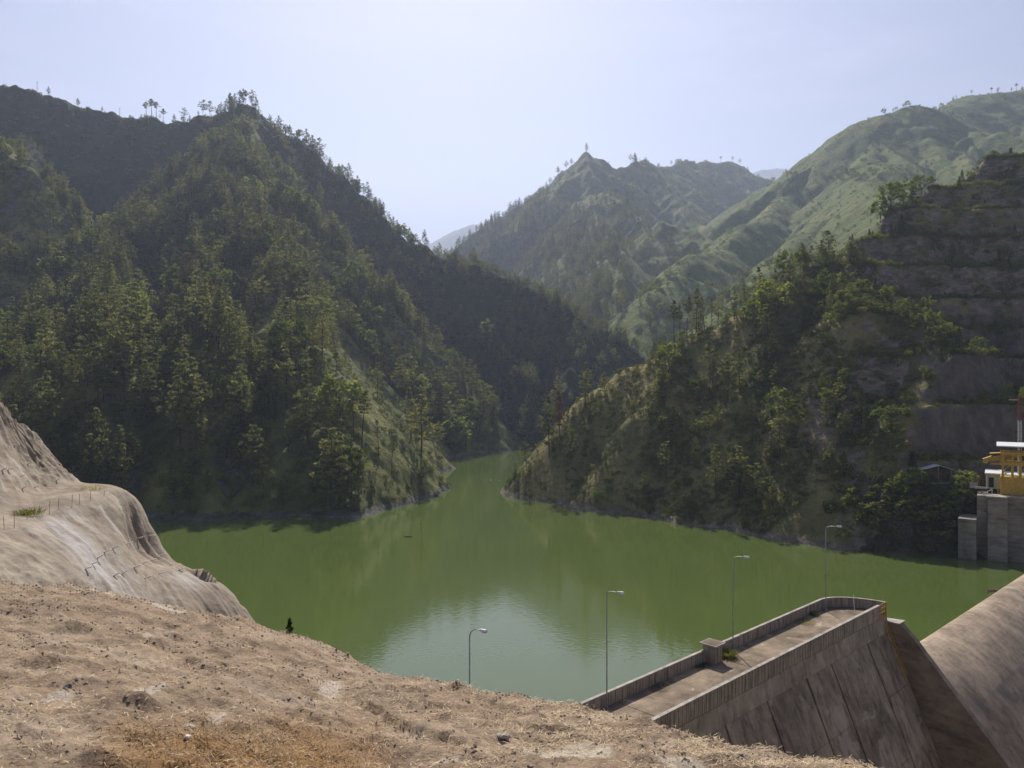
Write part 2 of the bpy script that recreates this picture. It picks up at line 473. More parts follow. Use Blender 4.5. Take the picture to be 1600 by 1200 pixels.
# ---- ground materials
def hill_mat(name, grass, dry, soil, rockc, rock_amt, dry_amt, scale=1.0, wall=False):
    m, nt, b = new_mat(name)
    geo = N(nt, "ShaderNodeNewGeometry")
    pos = geo.outputs['Position']
    n1 = noise(nt, pos, .03*scale, 6, .6)
    n2 = noise(nt, pos, .16*scale, 6, .65)
    n3 = noise(nt, pos, .8*scale, 5, .7)
    gv = ramp(nt, n2.outputs['Fac'], [(.25, tuple(c*.55 for c in grass)), (.5, grass), (.75, tuple(min(1, c*1.35) for c in grass))])
    dv = ramp(nt, n3.outputs['Fac'], [(.25, tuple(c*.6 for c in dry)), (.75, tuple(min(1, c*1.3) for c in dry))])
    f1 = ramp(nt, n1.outputs['Fac'], [(.62-dry_amt*.4, (0,0,0)), (.78-dry_amt*.4, (1,1,1))])
    c1 = mixc(nt, f1.outputs[0], gv.outputs[0], dv.outputs[0])
    f2 = ramp(nt, n3.outputs['Fac'], [(.56, (0,0,0)), (.68, (1,1,1))])
    c2 = mixc(nt, mth(nt, 'MULTIPLY', f2.outputs[0], .55).outputs[0], c1.outputs[0], soil)
    at = N(nt, "ShaderNodeAttribute", attribute_name="rock")
    rn = noise(nt, mapping(nt, pos, (.22, .22, .5)).outputs[0], 1.0, 7, .68, .6)
    rc = ramp(nt, rn.outputs['Fac'], [(.3, tuple(c*.4 for c in rockc)), (.52, rockc), (.7, tuple(min(1, c*1.7) for c in rockc))])
    rsel = mth(nt, 'ADD', at.outputs['Fac'], mth(nt, 'MULTIPLY', mth(nt, 'SUBTRACT', n2.outputs['Fac'], .5).outputs[0], 1.6).outputs[0])
    rf = ramp(nt, rsel.outputs[0], [(.42, (0,0,0)), (.58, (1,1,1))])
    c3 = mixc(nt, rf.outputs[0], c2.outputs[0], rc.outputs[0])
    out = c3
    if wall:
        aw = N(nt, "ShaderNodeAttribute", attribute_name="wall")
        wn = noise(nt, mapping(nt, pos, (.5, .5, .07)).outputs[0], 1.0, 6, .65)
        wc = ramp(nt, wn.outputs['Fac'], [(.3, (.11,.094,.078)), (.55, (.195,.172,.146)), (.75, (.28,.25,.215))])
        out = mixc(nt, aw.outputs['Fac'], c3.outputs[0], wc.outputs[0])
    nt.links.new(out.outputs[0], b.inputs['Base Color'])
    b.inputs['Roughness'].default_value = .95
    b.inputs['Specular IOR Level'].default_value = .15
    hh = mth(nt, 'ADD', n3.outputs['Fac'], mth(nt, 'MULTIPLY', n2.outputs['Fac'], 2.0).outputs[0])
    bump(nt, hh.outputs[0], 1.0, 1.6/scale, b)
    return m
HM = {
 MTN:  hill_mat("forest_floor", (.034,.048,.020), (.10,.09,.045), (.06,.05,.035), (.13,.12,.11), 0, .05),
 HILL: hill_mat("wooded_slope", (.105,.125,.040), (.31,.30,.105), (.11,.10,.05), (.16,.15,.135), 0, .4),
 RIGHT: hill_mat("rocky_slope", (.105,.112,.040), (.33,.285,.115), (.13,.105,.06), (.27,.222,.178), 0, .5, wall=True),
 MID:  hill_mat("mountain_grass", (.12,.15,.042), (.30,.275,.095), (.12,.11,.055), (.13,.12,.11), 0, .25, .6),
 GRASS: hill_mat("meadow_slope", (.13,.17,.042), (.28,.27,.085), (.12,.12,.05), (.15,.14,.12), 0, .12, .45),
 FAR:  hill_mat("distant_forest", (.05,.065,.03), (.10,.10,.06), (.07,.06,.045), (.13,.12,.11), 0, .2, .3),
 LEDGE: hill_mat("bank_soil", (.055,.06,.025), (.17,.13,.07), (.10,.075,.05), (.13,.115,.10), 0, .4),
}
NAMES = {MTN: "mountain", HILL: "hill", RIGHT: "rocky_hill", MID: "peak_mountain", GRASS: "grassy_mountain", FAR: "distant_mountains", LEDGE: "shore_terrain"}
rock = np.zeros_like(Z)
rock += sstep(1.25, 1.9, SL)*.55
pr = sstep(1210, 1330, px_)
PYg = 600-(Z-EYE)/GD*F
rock = np.where(owner == RIGHT, np.maximum(rock, .50*pr*sstep(.9, 1.7, SL)), rock)
# pale fractured outcrop low on the rocky slope
oc = np.exp(-(((px_-1300)/62)**2+((PYg-650)/75)**2)) + np.exp(-(((px_-1375)/45)**2+((PYg-590)/40)**2))
rock = np.where(owner == RIGHT, np.maximum(rock, oc*.8), rock)
rock = np.where((owner == RIGHT) & (led < 30), rock*sstep(8, 30, led), rock)
rock = np.where(owner == MTN, rock*.5, rock)
rock = np.where((owner == HILL) & (Z < 1.6), .8, rock)
rock = np.where((owner == RIGHT) & (Z < 1.6), .8, rock)
wall = ((owner == RIGHT)*sstep(1420, 1450, px_+6*gnoise(Z/4, X/9, 61))*sstep(.9, 1.5, SL)*sstep(16, 20, Z)*(1-sstep(60, 66, Z)))
idx = np.arange(ND*NU).reshape(ND, NU)
Q = np.stack([idx[:-1,:-1], idx[:-1,1:], idx[1:,1:], idx[1:,:-1]], -1).reshape(-1, 4)
zq = Z.ravel()[Q].max(1)
fo = owner.ravel()[Q[:,0]]
# only ground that stands above the lake bed and is not buried deep behind a nearer crest
vis = (ANG-HOR).ravel()[Q].max(1)
keep = (zq > -4.5) & (vis > -.16)
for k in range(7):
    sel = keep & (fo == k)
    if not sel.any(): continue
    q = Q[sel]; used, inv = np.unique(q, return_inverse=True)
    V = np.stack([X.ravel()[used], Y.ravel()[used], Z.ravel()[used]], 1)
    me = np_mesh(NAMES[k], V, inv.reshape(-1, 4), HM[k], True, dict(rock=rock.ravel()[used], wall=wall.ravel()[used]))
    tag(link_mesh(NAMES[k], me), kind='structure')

# ---- the reservoir
m, nt, b = new_mat("lake_water")
geo = N(nt, "ShaderNodeNewGeometry")
wn = noise(nt, geo.outputs['Position'], .012, 4, .5)
wc = ramp(nt, wn.outputs['Fac'], [(.35, (.078,.112,.027)), (.65, (.094,.127,.034))])
nt.links.new(wc.outputs[0], b.inputs['Base Color'])
b.inputs['Roughness'].default_value = .045
b.inputs['IOR'].default_value = 1.55
rip = noise(nt, mapping(nt, geo.outputs['Position'], (.8, 1.0, 1)).outputs[0], 1.3, 3, .5)
bump(nt, rip.outputs['Fac'], .11, .12, b)
AX = (.7236, .6903)        # along the dam crest, away from the viewer
NX = (.6903, -.7236)       # downstream
OX = (5.1, 59.8)           # a point on the upstream parapet line
def dam(u, n, z): return (OX[0]+u*AX[0]+n*NX[0], OX[1]+u*AX[1]+n*NX[1], z)
wp = MB()
A_ = dam(-60, 1.2, 0); B_ = dam(150, 1.2, 0)
wp.poly([A_, B_, (760, B_[1], 0), (760, 780, 0), (-760, 780, 0), (-760, A_[1], 0)])
tag(wp.build("water", m), kind='structure')
# ------------------------------------------------------------------ concrete materials
def concrete(name, base, dark=.45, light=1.25, streak=(1.6, 1.6, .10), patch=.35, rough=.9, bmp=.25, blot=None, fl=.5):
    m, nt, b = new_mat(name)
    pos = N(nt, "ShaderNodeNewGeometry").outputs['Position']
    s = noise(nt, mapping(nt, pos, streak).outputs[0], 1.0, 6, .68, .3)
    p = noise(nt, pos, patch, 6, .65, .4)
    g = noise(nt, pos, 7.0, 6, .7)
    c1 = ramp(nt, s.outputs['Fac'], [(.28, tuple(c*dark for c in base)), (.5, base), (.72, tuple(min(1, c*light) for c in base))])
    pr = ramp(nt, p.outputs['Fac'], [(.33, (.50,.47,.45)), (.5, (.9,.88,.86)), (.66, (1.18,1.16,1.12))])
    c2 = mixc(nt, fl*1.4 if fl*1.4 < 1 else 1.0, c1.outputs[0], pr.outputs[0], 'MULTIPLY')
    gr = ramp(nt, g.outputs['Fac'], [(.3, (.72,.72,.72)), (.7, (1.15,1.15,1.15))])
    c3 = mixc(nt, .7, c2.outputs[0], gr.outputs[0], 'MULTIPLY')
    if blot:
        q = noise(nt, pos, blot[0], 5, .6, .8)
        qr = ramp(nt, q.outputs['Fac'], [(blot[1], (0,0,0)), (blot[1]+.05, (1,1,1))])
        c3 = mixc(nt, mth(nt, 'MULTIPLY', qr.outputs[0], blot[3]).outputs[0], c3.outputs[0], blot[2])
    nt.links.new(c3.outputs[0], b.inputs['Base Color'])
    b.inputs['Roughness'].default_value = rough
    b.inputs['Specular IOR Level'].default_value = .25
    hh = mth(nt, 'ADD', g.outputs['Fac'], p.outputs['Fac'])
    bump(nt, hh.outputs[0], bmp, .12, b)
    return m
C_PAR = concrete("parapet_concrete", (.36,.31,.25), .38, 1.3, (2.6,2.6,.12), .5, fl=.4)
C_CAP = concrete("coping_concrete", (.42,.39,.35), .6, 1.2, (1,1,1), .8)
C_DECK = concrete("deck_concrete", (.25,.195,.14), .45, 1.5, (.5,.5,.5), .22, blot=(.5, .62, (.50,.46,.40), .7), fl=.7)
C_FACE = concrete("stained_face_concrete", (.33,.275,.215), .38, 1.45, (1.1,1.1,.09), .16, blot=(.32, .60, (.46,.39,.32), .6), fl=.7)
C_BAND = concrete("haunch_concrete", (.37,.32,.26), .5, 1.3, (1.4,1.4,.14), .35)
C_WALL = concrete("training_wall_concrete", (.31,.26,.20), .5, 1.3, (.22,.22,.7), .20, blot=(.25, .62, (.15,.125,.10), .6), fl=.7)
C_SPILL = concrete("spillway_concrete", (.42,.335,.25), .5, 1.25, (.7,.7,.14), .12, blot=(.13, .60, (.16,.14,.13), .6), fl=.6)
C_GREY = concrete("intake_concrete", (.29,.26,.225), .5, 1.25, (.25,.25,1.6), .2, fl=.6)
def paint(name, col, rough=.5, metal=0.0, wear=.3):
    m, nt, b = new_mat(name)
    pos = N(nt, "ShaderNodeNewGeometry").outputs['Position']
    g = noise(nt, pos, 2.2, 6, .7)
    r = ramp(nt, g.outputs['Fac'], [(.3, tuple(c*(1-wear) for c in col)), (.62, col), (.8, tuple(min(1, c*(1+wear*.3)) for c in col))])
    nt.links.new(r.outputs[0], b.inputs['Base Color'])
    b.inputs['Roughness'].default_value = rough; b.inputs['Metallic'].default_value = metal
    return m
M_STEEL = paint("galvanised_steel", (.34,.36,.38), .45, .6)
M_LAMP = paint("lamp_white", (.74,.76,.78), .4)
M_LENS = paint("lamp_lens", (.55,.56,.55), .2)
M_YEL = paint("yellow_paint", (.58,.36,.05), .6, 0, .4)
M_WHITE = paint("white_sheet", (.78,.79,.80), .5, 0, .15)
M_RED = paint("red_paint", (.26,.06,.045), .6, 0, .3)
M_MWH = paint("mast_white", (.6,.6,.6), .6, 0, .2)
M_RUST = paint("rusty_steel", (.14,.075,.045), .85, 0, .4)
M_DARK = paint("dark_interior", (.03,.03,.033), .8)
M_GREEN = paint("pale_green_render", (.50,.58,.50), .8, 0, .15)
M_ZINC = paint("zinc_roof", (.52,.54,.57), .5, .1, .2)
M_WOOD = paint("weathered_wood", (.22,.15,.09), .85, 0, .4)

# ------------------------------------------------------------------ the dam
DECK = 14.0
dm = empty("concrete_dam", dam(0, 3, DECK))
tag(dm, "long grey concrete dam crest with low parapets and a dark stained sloping face", "dam")
DM0 = Vector(dm.location)
def part(mb, name, mats, parent=None, smooth=False, rel=None):
    """A mesh built in world coordinates, hung under a thing without moving it."""
    parent = parent or dm
    o = mb.build(name, mats, parent, smooth)
    p = parent; off = Vector((0,0,0))
    while p is not None: off += Vector(p.location); p = p.parent
    o.data.transform(Matrix.Translation(-off))
    return o
def dbox(mb, u0, u1, n0, n1, z0, z1, m=0):
    mb.hexa([dam(u0,n0,z0), dam(u0,n1,z0), dam(u1,n1,z0), dam(u1,n0,z0), dam(u0,n0,z1), dam(u0,n1,z1), dam(u1,n1,z1), dam(u1,n0,z1)], m)
UE = 46.5; UC = 42.1; W = 5.8
def plan(inset=0.0, u0=-26, seg=14):
    """Outline of the crest: straight upstream side, rounded far end."""
    out = [(u0, inset)]
    for i in range(seg+1):
        a = math.pi/2*i/seg
        out.append((UC+(UE-UC-inset)*math.sin(a), W-(W-inset)*math.cos(a)))
    return out
# body
bd = MB()
pl_ = plan(0.25) + [(UE-.25, W-.05), (-26, W-.05)]
top = [dam(u, n, DECK-.30) for u, n in pl_]; bot = [dam(u, n, -40) for u, n in pl_]
bd.poly(top)
for i in range(len(pl_)):
    j = (i+1) % len(pl_)
    bd.quad(bot[i], bot[j], top[j], top[i])
part(bd, "dam_body", C_FACE)
core = MB()
BAT = .42
def facep(u, z, off=0.0): return dam(u, W+off+(12.6-z)*BAT, z)
core.hexa([facep(-26,-40,-.25), facep(UE-.2,-40,-.25), dam(UE-.2,2,-40), dam(-26,2,-40), facep(-26,12.6,-.25), facep(UE-.2,12.6,-.25), dam(UE-.2,2,12.6), dam(-26,2,12.6)])
part(core, "face_backing", C_FACE)
# deck slabs between the expansion joints
jts = [-26, -9, 4.6, 19.6, 34.9]
for a, b_ in zip(jts, jts[1:]):
    s = MB(); dbox(s, a+.035, b_-.035, .25, W-.25, DECK-.29, DECK); part(s, "deck_slab", C_DECK)
s = MB()
ring = [(jts[-1]+.035, .25)]+[(u, n) for u, n in plan(.25)[1:]]+[(UE-.25, W-.25), (jts[-1]+.035, W-.25)]
tp = [dam(u, n, DECK) for u, n in ring]; bt = [dam(u, n, DECK-.29) for u, n in ring]
s.poly(tp)
for i in range(len(ring)):
    j = (i+1) % len(ring); s.quad(bt[i], bt[j], tp[j], tp[i])
part(s, "deck_slab", C_DECK)
# upstream parapet follows the plan; a lighter coping sits on it
def sweep(name, path, n_in, z0, z1, mat):
    mb = MB()
    A = [dam(u, n, z0) for u, n in path]; B = [dam(u, n, z0) for u, n in n_in]
    A2 = [dam(u, n, z1) for u, n in path]; B2 = [dam(u, n, z1) for u, n in n_in]
    k = len(path)
    for i in range(k-1):
        mb.quad(A[i], A[i+1], A2[i+1], A2[i]); mb.quad(B[i+1], B[i], B2[i], B2[i+1]); mb.quad(A2[i], A2[i+1], B2[i+1], B2[i]); mb.quad(A[i+1], A[i], B[i], B[i+1])
    mb.quad(A[0], A2[0], B2[0], B[0]); mb.quad(A[-1], B[-1], B2[-1], A2[-1])
    return part(mb, name, mat)
so_, si_ = plan(0.0, seg=22), plan(.24, seg=22)
up = sweep("upstream_parapet", so_, si_, DECK-.32, DECK+1.05, C_PAR)
sweep("coping", plan(-.03, seg=22), plan(.27, seg=22), DECK+1.053, DECK+1.12, C_CAP)
# formwork ribs along both parapets, sharing one mesh
rb = MB(); rb.box(-.05, -.045, 0, .05, .045, 1.36)
rib_me = rb.mesh("rib", C_CAP)
rang = math.atan2(AX[1], AX[0])
def add_rib(parent, u, n, z, h, ang=0.0, k=None):
    o = bpy.data.objects.new("rib", rib_me); COL.objects.link(o); o.parent = parent
    o.location = Vector(dam(u, n, z)) - DM0
    o.rotation_euler = (0, 0, rang+ang); o.scale = (1, 1, h/1.36)
    return o
R = random.Random(4)
u = -2.0
while u < UC:
    add_rib(up, u, .265, DECK+.02, 1.0+R.uniform(-.05, .02)); u += .92
pc = plan(.26, seg=10)
for (u1, n1), (u2, n2) in zip(pc[1:], pc[2:]):
    add_rib(up, (u1+u2)/2, (n1+n2)/2, DECK+.02, 1.0, -math.atan2(n2-n1, u2-u1))
dp = MB(); dbox(dp, -26, UE-2.0, W-.24, W, DECK-1.4, DECK+1.05)
dpo = part(dp, "downstream_parapet", C_PAR)
cp = MB(); dbox(cp, -26, UE-1.97, W-.28, W+.05, DECK+1.053, DECK+1.12); part(cp, "coping", C_CAP)
u = -1.0
while u < 38.2:
    add_rib(dpo, u, W+.02, DECK-.36+R.uniform(-.03,.03), 1.38+R.uniform(-.05, .02)); u += .56
# haunch band under the parapet, then sloping panels between the contraction joints
hb = MB()
hb.hexa([facep(-26,11.9,.06), facep(UE-.1,11.9,.06), dam(UE-.1,5,11.9), dam(-26,5,11.9), dam(-26,W+.06,13.55), dam(UE-.1,W+.06,13.55), dam(UE-.1,5,13.55), dam(-26,5,13.55)])
part(hb, "haunch_band", C_BAND)
js = [-26, -8, 2.5, 11.4, 18.4, 26.0, 31.4, 40.3, UE+.0]
for i, (a, b_) in enumerate(zip(js, js[1:])):
    f_ = MB(); z = 11.88; lift = [11.88, 6.6, 1.2, -4.4, -10.2, -16, -38]
    for z1, z0 in zip(lift, lift[1:]):
        o1 = R.uniform(-.02, .02)
        e = .16
        f_.hexa([facep(a+e,z0+.02,o1), facep(b_-e,z0+.02,o1), facep(b_-e,z0+.02,-.3), facep(a+e,z0+.02,-.3),
                 facep(a+e,z1-.02,o1), facep(b_-e,z1-.02,o1), facep(b_-e,z1-.02,-.3), facep(a+e,z1-.02,-.3)])
    part(f_, "face_panel", C_FACE)
# stepped bracing low at the foot of the last panel
for k in range(3):
    st = MB(); a0 = -3.5-k*.9
    st.hexa([facep(36,a0-2.4,.0), facep(UE,a0,.0), facep(UE,a0,1.0+.5*k), facep(36,a0-2.4,1.0+.5*k), facep(36,a0-1.7,0), facep(UE,a0+.7,0), facep(UE,a0+.7,.6+.5*k), facep(36,a0-1.7,.6+.5*k)])
    part(st, "foot_step", C_WALL)
# training wall that parts the dam from the spillway
tw = MB()
pf = [(1.5, 12.3), (4.2, 12.6), (7.3, 12.9), (8.4, 11.9), (19.5, -1.3), (27, -10.2), (46, -33), (46, -44), (0.4, -44), (0.4, 11.4)]
u0, u1 = UE+.003, UE+.9
L_ = [dam(u0, n, z) for n, z in pf]; R_ = [dam(u1, n, z) for n, z in pf]
tw.poly(L_[::-1]); tw.poly(R_)
for i in range(len(pf)):
    j = (i+1) % len(pf); tw.quad(L_[i], L_[j], R_[j], R_[i])
part(tw, "training_wall", C_WALL)
tl = MB()
tl.hexa([dam(UE-.5,5.9,12.95), dam(UE-.5,7.4,12.95), dam(UE+1.3,7.4,12.95), dam(UE+1.3,4.6,12.75), dam(UE-.5,5.9,13.1), dam(UE-.5,7.4,13.1), dam(UE+1.3,7.4,13.1), dam(UE+1.3,4.6,12.9)])
part(tl, "ledge", C_CAP)
# kerbed box pier standing astride the upstream parapet
pb = MB(); dbox(pb, 17.75, 19.0, -.05, 1.25, DECK+.002, DECK+1.62); pier = part(pb, "inspection_pier", C_PAR)
pcp = MB(); dbox(pcp, 17.5, 19.25, -.3, 1.5, DECK+1.623, DECK+1.76); part(pcp, "cap_slab", C_CAP)
pcc = MB(); dbox(pcc, 17.62, 19.13, -.18, 1.38, DECK+1.763, DECK+1.775); part(pcc, "cap_top", C_DECK)

# spillway: rounded crest, then the long chute
sp = MB()
prof = [(0.0, -40), (0.0, 1.6), (.25, 2.7), (.8, 3.4), (1.4, 3.72), (2.0, 3.8)]
n = 2.0
while n < 14:
    n += .6
    prof.append((n, 3.8-.5*((n-2)**1.85)/(6**.85)))
sl_ = 1.2
while n < 40:
    n += 2; prof.append((n, prof[-1][1]-2*sl_))
us = [UE+.9+i*(118/14) for i in range(15)]
for a, b_ in zip(us, us[1:]):
    for (n0, z0), (n1, z1) in zip(prof, prof[1:]):
        sp.quad(dam(a,n0,z0), dam(a,n1,z1), dam(b_,n1,z1), dam(b_,n0,z0))
spo = sp.build("spillway", C_SPILL, None, True)
spo.data.transform(Matrix.Translation(-Vector(dam(60,2,0)))); spo.location = dam(60,2,0)
tag(spo, "wide pale concrete spillway with a rounded crest sloping down to the right", "spillway")

# yellow gate and ladder at the far end of the downstream parapet
yl = empty("steel_ladder", dam(UE-1, W+.2, DECK))
tag(yl, "yellow steel guard rail and ladder at the far corner of the dam crest", "ladder")
for uu_ in (UE-1.9, UE-1.35, UE-.8, UE-.25):
    q = MB(); q.tube([dam(uu_, W+.1, DECK-1.1), dam(uu_, W+.1, DECK+1.25)], .045, 6); part(q, "post", M_YEL, yl)
for zz in (DECK+.25, DECK+.75, DECK+1.22):
    q = MB(); q.tube([dam(UE-1.9, W+.1, zz), dam(UE-.25, W+.1, zz)], .032, 6); part(q, "rail", M_YEL, yl)
for uu_ in (UE-1.15, UE-.55):
    q = MB(); q.tube([facep(uu_, 12.6+0.4, .35), facep(uu_, 7.6, .3)], .04, 6); part(q, "stile", M_YEL, yl)
for k in range(15):
    zz = 12.8-k*.35
    q = MB(); q.tube([facep(UE-1.15, zz, .33), facep(UE-.55, zz, .33)], .026, 5); part(q, "rung", M_YEL, yl)
# leaning white rod at the rounded end
q = MB(); q.tube([dam(43.6, 3.4, DECK), dam(45.3, 2.6, DECK+1.55)], .02, 6)
o = part(q, "leaning_pole", M_MWH, empty("pole_holder", (0,0,0)))
h = o.parent; o.parent = None; bpy.data.objects.remove(h)
tag(o, "thin white pole leaning on the rounded end of the dam parapet", "pole")

# ------------------------------------------------------------------ street lamps on the crest
def make_lamp(loc, H, arm, label, rise=.35):
    L = empty("street_lamp", loc, rang-math.pi/2)
    tag(L, label, "street lamp", "street lamps along the dam crest")
    p = MB(); p.tube([(0,0,0), (0,0,.5), (0,0,H*.5), (0,0,H)], [.07,.062,.05,.04], 8); p.build("pole", M_STEEL, L, True)
    bp = MB(); bp.box(-.18,-.18,0,.18,.18,.05); bp.tube([(0,0,.05),(0,0,.3)], .1, 8); bp.build("base_plate", M_STEEL, L)
    a = MB()
    pts = []
    for i in range(9):
        t = i/8*math.pi/2
        pts.append((arm*.75*(1-math.cos(t)), 0, H+rise*1.6*math.sin(t)))
    pts.append((arm, 0, H+rise*1.6+.06))
    a.tube(pts, [.045]*4+[.035]*6, 7); a.build("arm", M_STEEL, L, True)
    hd = MB(); z = H+rise*1.6+.06
    hd.hexa([(arm-.05,-.07,z-.06),(arm+.55,-.13,z-.03),(arm+.55,.13,z-.03),(arm-.05,.07,z-.06),(arm-.05,-.05,z+.07),(arm+.5,-.08,z+.12),(arm+.5,.08,z+.12),(arm-.05,.05,z+.07)])
    ho = hd.build("lamp_head", M_LAMP, L)
    ln = MB(); ln.box(arm+.08,-.09,z-.10,arm+.5,.09,z-.062); ln.build("lens", M_LENS, ho)
    return L
make_lamp(dam(-11.5, .55, DECK), 9.0, 1.15, "curved grey street lamp rising from behind the brown bank, leftmost of the lamps", .45)
make_lamp(dam(2.9, .55, DECK), 9.2, 1.15, "tall street lamp by the parapet where the dam crest meets the bank", .2)
make_lamp(dam(22.3, .45, DECK), 8.9, 1.2, "street lamp standing on the crest just beyond the square concrete pier", .25)
make_lamp(dam(41.8, .9, DECK), 9.4, 1.25, "farthest street lamp, at the rounded end of the dam crest", .25)
# ------------------------------------------------------------------ foreground bank of trodden earth
EDGE = [(-1500,880,11.0),(-300,882,11.5),(0,905,11),(100,914,11),(200,926,11.2),(300,946,11.5),(380,962,11.8),(450,986,11.5),(520,1016,11),(600,1044,10.2),(700,1064,9.4),(800,1081,8.9),
        (900,1102,8.4),(1000,1120,7.9),(1100,1144,7.3),(1200,1164,6.9),(1300,1181,6.5),(1400,1203,6.0),(1600,1262,5.4),(2600,1500,4.2)]
eu = np.array([(e[0]-800)/F for e in EDGE]); eD = np.array([e[2] for e in EDGE]); eZ = np.array([EYE-(e[1]-600)/F*e[2] for e in EDGE])
Z0 = 38.3
def bank_base(x, y):
    u = x/np.maximum(y, .3)
    De = np.interp(u, eu, eD); Ze = np.interp(u, eu, eZ)
    t = (y-.8)/(De-.8)
    zin = Z0+(Ze-Z0)*np.clip(t, 0, None)
    over = y-De
    return zin - 1.0*np.log1p(np.exp(np.clip(over*5, -40, 40)))/5*np.clip(.5+y*.08, .5, 1.4), De, t
NUB, NDB = 660, 430
ub = np.linspace(-1.5, 1.15, NUB); db = 1.1*np.exp(np.linspace(0, math.log(17/1.1), NDB))
BU, BD = np.meshgrid(ub, db); BX = BU*BD; BY = BD
bz, De_, bt_ = bank_base(BX, BY)
rel = .07*fbm(BX/2.1, BY/2.1, 3, 71) + .035*ridged(BX/.55, BY/.5, 3, 72) + .020*fbm(BX/.17, BY/.15, 3, 73, .6)+.016*ridged(BX/.11, BY/.09, 2, 173, .6)*sstep(-.5, .4, fbm(BX/.8, BY/.6, 2, 174))*sstep(-.3, .5, fbm(BX/1.3, BY/1.0, 2, 74)+.25)
rel += .05*np.maximum(0, gnoise(BX/.42, BY/.3, 75)-.25)*2 + .09*np.maximum(0, gnoise(BX/.5, BY/.45, 79)-.1)*sstep(.82, .97, bt_)
bpx = BU*F+800; bpy_ = 600+(EYE-bz)/BD*F
# broken crust lip near the middle
lip = [(548,1098),(590,1122),(640,1148),(690,1164),(745,1176)]
lx = [p[0] for p in lip]; ly = [p[1] for p in lip]
off = np.interp(bpx, lx, ly) - bpy_ + 5*gnoise(bpx/16, bpy_/9, 76)
rel += .075*sstep(0, 4, off)*(1-sstep(14, 70, off))*sstep(535, 580, bpx)*(1-sstep(720, 760, bpx))
bz2 = bz+rel
def blob(cx, cy, rx, ry, rot=0.0):
    c, s = math.cos(rot), math.sin(rot); dx, dy = bpx-cx, bpy_-cy
    return np.exp(-(((dx*c+dy*s)/rx)**2+((-dx*s+dy*c)/ry)**2))
pale = sum(blob(*a) for a in [(262,960,34,5,.35),(160,927,26,7,.1),(232,998,12,5,0),(516,1082,20,15,-.7),(603,1052,10,6,.4),(900,1186,60,12,.05),(1060,1196,40,9,.1),(235,1088,34,8,-.3),(60,1105,50,7,-.2),(340,1132,14,5,-.2),(700,1190,30,8,0)])
pale = .85*sstep(.34, .5, pale+.28*fbm(BX/.3, BY/.2, 4, 77))
strawy = np.clip(sstep(1120, 1175, bpy_+18*gnoise(BX/.4, BY/.4, 78))*sstep(120, 260, bpx)*(1-sstep(500, 640, bpx)), 0, 1)
m, nt, b = new_mat("trodden_earth")
pos = N(nt, "ShaderNodeNewGeometry").outputs['Position']
n1 = noise(nt, mapping(nt, pos, (.9,1.5,1)).outputs[0], 1.0, 8, .68, .6); n2 = noise(nt, pos, 5, 6, .7); n3 = noise(nt, pos, 24, 6, .8)
c1 = ramp(nt, n1.outputs['Fac'], [(.3, (.16,.115,.085)), (.42, (.30,.225,.16)), (.55, (.385,.295,.205)), (.72, (.47,.385,.30))])
c2 = mixc(nt, .75, c1.outputs[0], ramp(nt, n2.outputs['Fac'], [(.28, (.55,.5,.48)), (.5, (.95,.94,.93)), (.72, (1.25,1.22,1.18))]).outputs[0], 'MULTIPLY')
c3 = mixc(nt, .9, c2.outputs[0], ramp(nt, n3.outputs['Fac'], [(.33, (.36,.31,.27)), (.45, (.9,.88,.86)), (.58, (1,1,1)), (.70, (1.4,1.36,1.28))]).outputs[0], 'MULTIPLY')
ap = N(nt, "ShaderNodeAttribute", attribute_name="pale"); as_ = N(nt, "ShaderNodeAttribute", attribute_name="straw")
vor = N(nt, "ShaderNodeTexVoronoi", Scale=9.0, feature='DISTANCE_TO_EDGE'); nt.links.new(pos, vor.inputs['Vector'])
ck = ramp(nt, vor.outputs['Distance'], [(.0, (.26,.215,.17)), (.04, (.52,.45,.36))])
c4 = mixc(nt, as_.outputs['Fac'], c3.outputs[0], mixc(nt, n3.outputs['Fac'], (.20,.105,.04), (.40,.25,.11)).outputs[0])
c5 = mixc(nt, ap.outputs['Fac'], c4.outputs[0], ck.outputs[0])
nt.links.new(c5.outputs[0], b.inputs['Base Color'])
b.inputs['Roughness'].default_value = .95; b.inputs['Specular IOR Level'].default_value = .15
bump(nt, mth(nt, 'ADD', n3.outputs['Fac'], mth(nt, 'MULTIPLY', n2.outputs['Fac'], 2.0).outputs[0]).outputs[0], .7, .035, b)
idb = np.arange(NDB*NUB).reshape(NDB, NUB)
Qb = np.stack([idb[:-1,:-1], idb[:-1,1:], idb[1:,1:], idb[1:,:-1]], -1).reshape(-1, 4)
Vb = np.stack([BX, BY, bz2], -1).reshape(-1, 3)
gme = np_mesh("ground", Vb, Qb, m, True, dict(pale=pale.ravel(), straw=strawy.ravel()))
tag(link_mesh("ground", gme), kind='structure')
# the same ground under and behind the viewer
gx, gy = np.meshgrid(np.linspace(-34, 26, 61), np.linspace(-40, 1.0, 42))
gz = 38.25+.10*fbm(gx/2.1, gy/2.1, 3, 71)+np.maximum(0, -gy-3)*.25 - .06*np.maximum(0, np.abs(gx)-3)
ig = np.arange(gx.size).reshape(gx.shape)
Qg = np.stack([ig[:-1,:-1], ig[:-1,1:], ig[1:,1:], ig[1:,:-1]], -1).reshape(-1, 4)
tag(link_mesh("bank_path", np_mesh("bank_path", np.stack([gx, gy, gz], -1).reshape(-1, 3), Qg, m, True)), kind='structure')

def bank_z(px, py):
    """Point of the bank seen at a pixel."""
    d2 = (bpx-px)**2+(600+(EYE-bz2)/BD*F-py)**2
    k = int(d2.argmin()); return Vb[k]
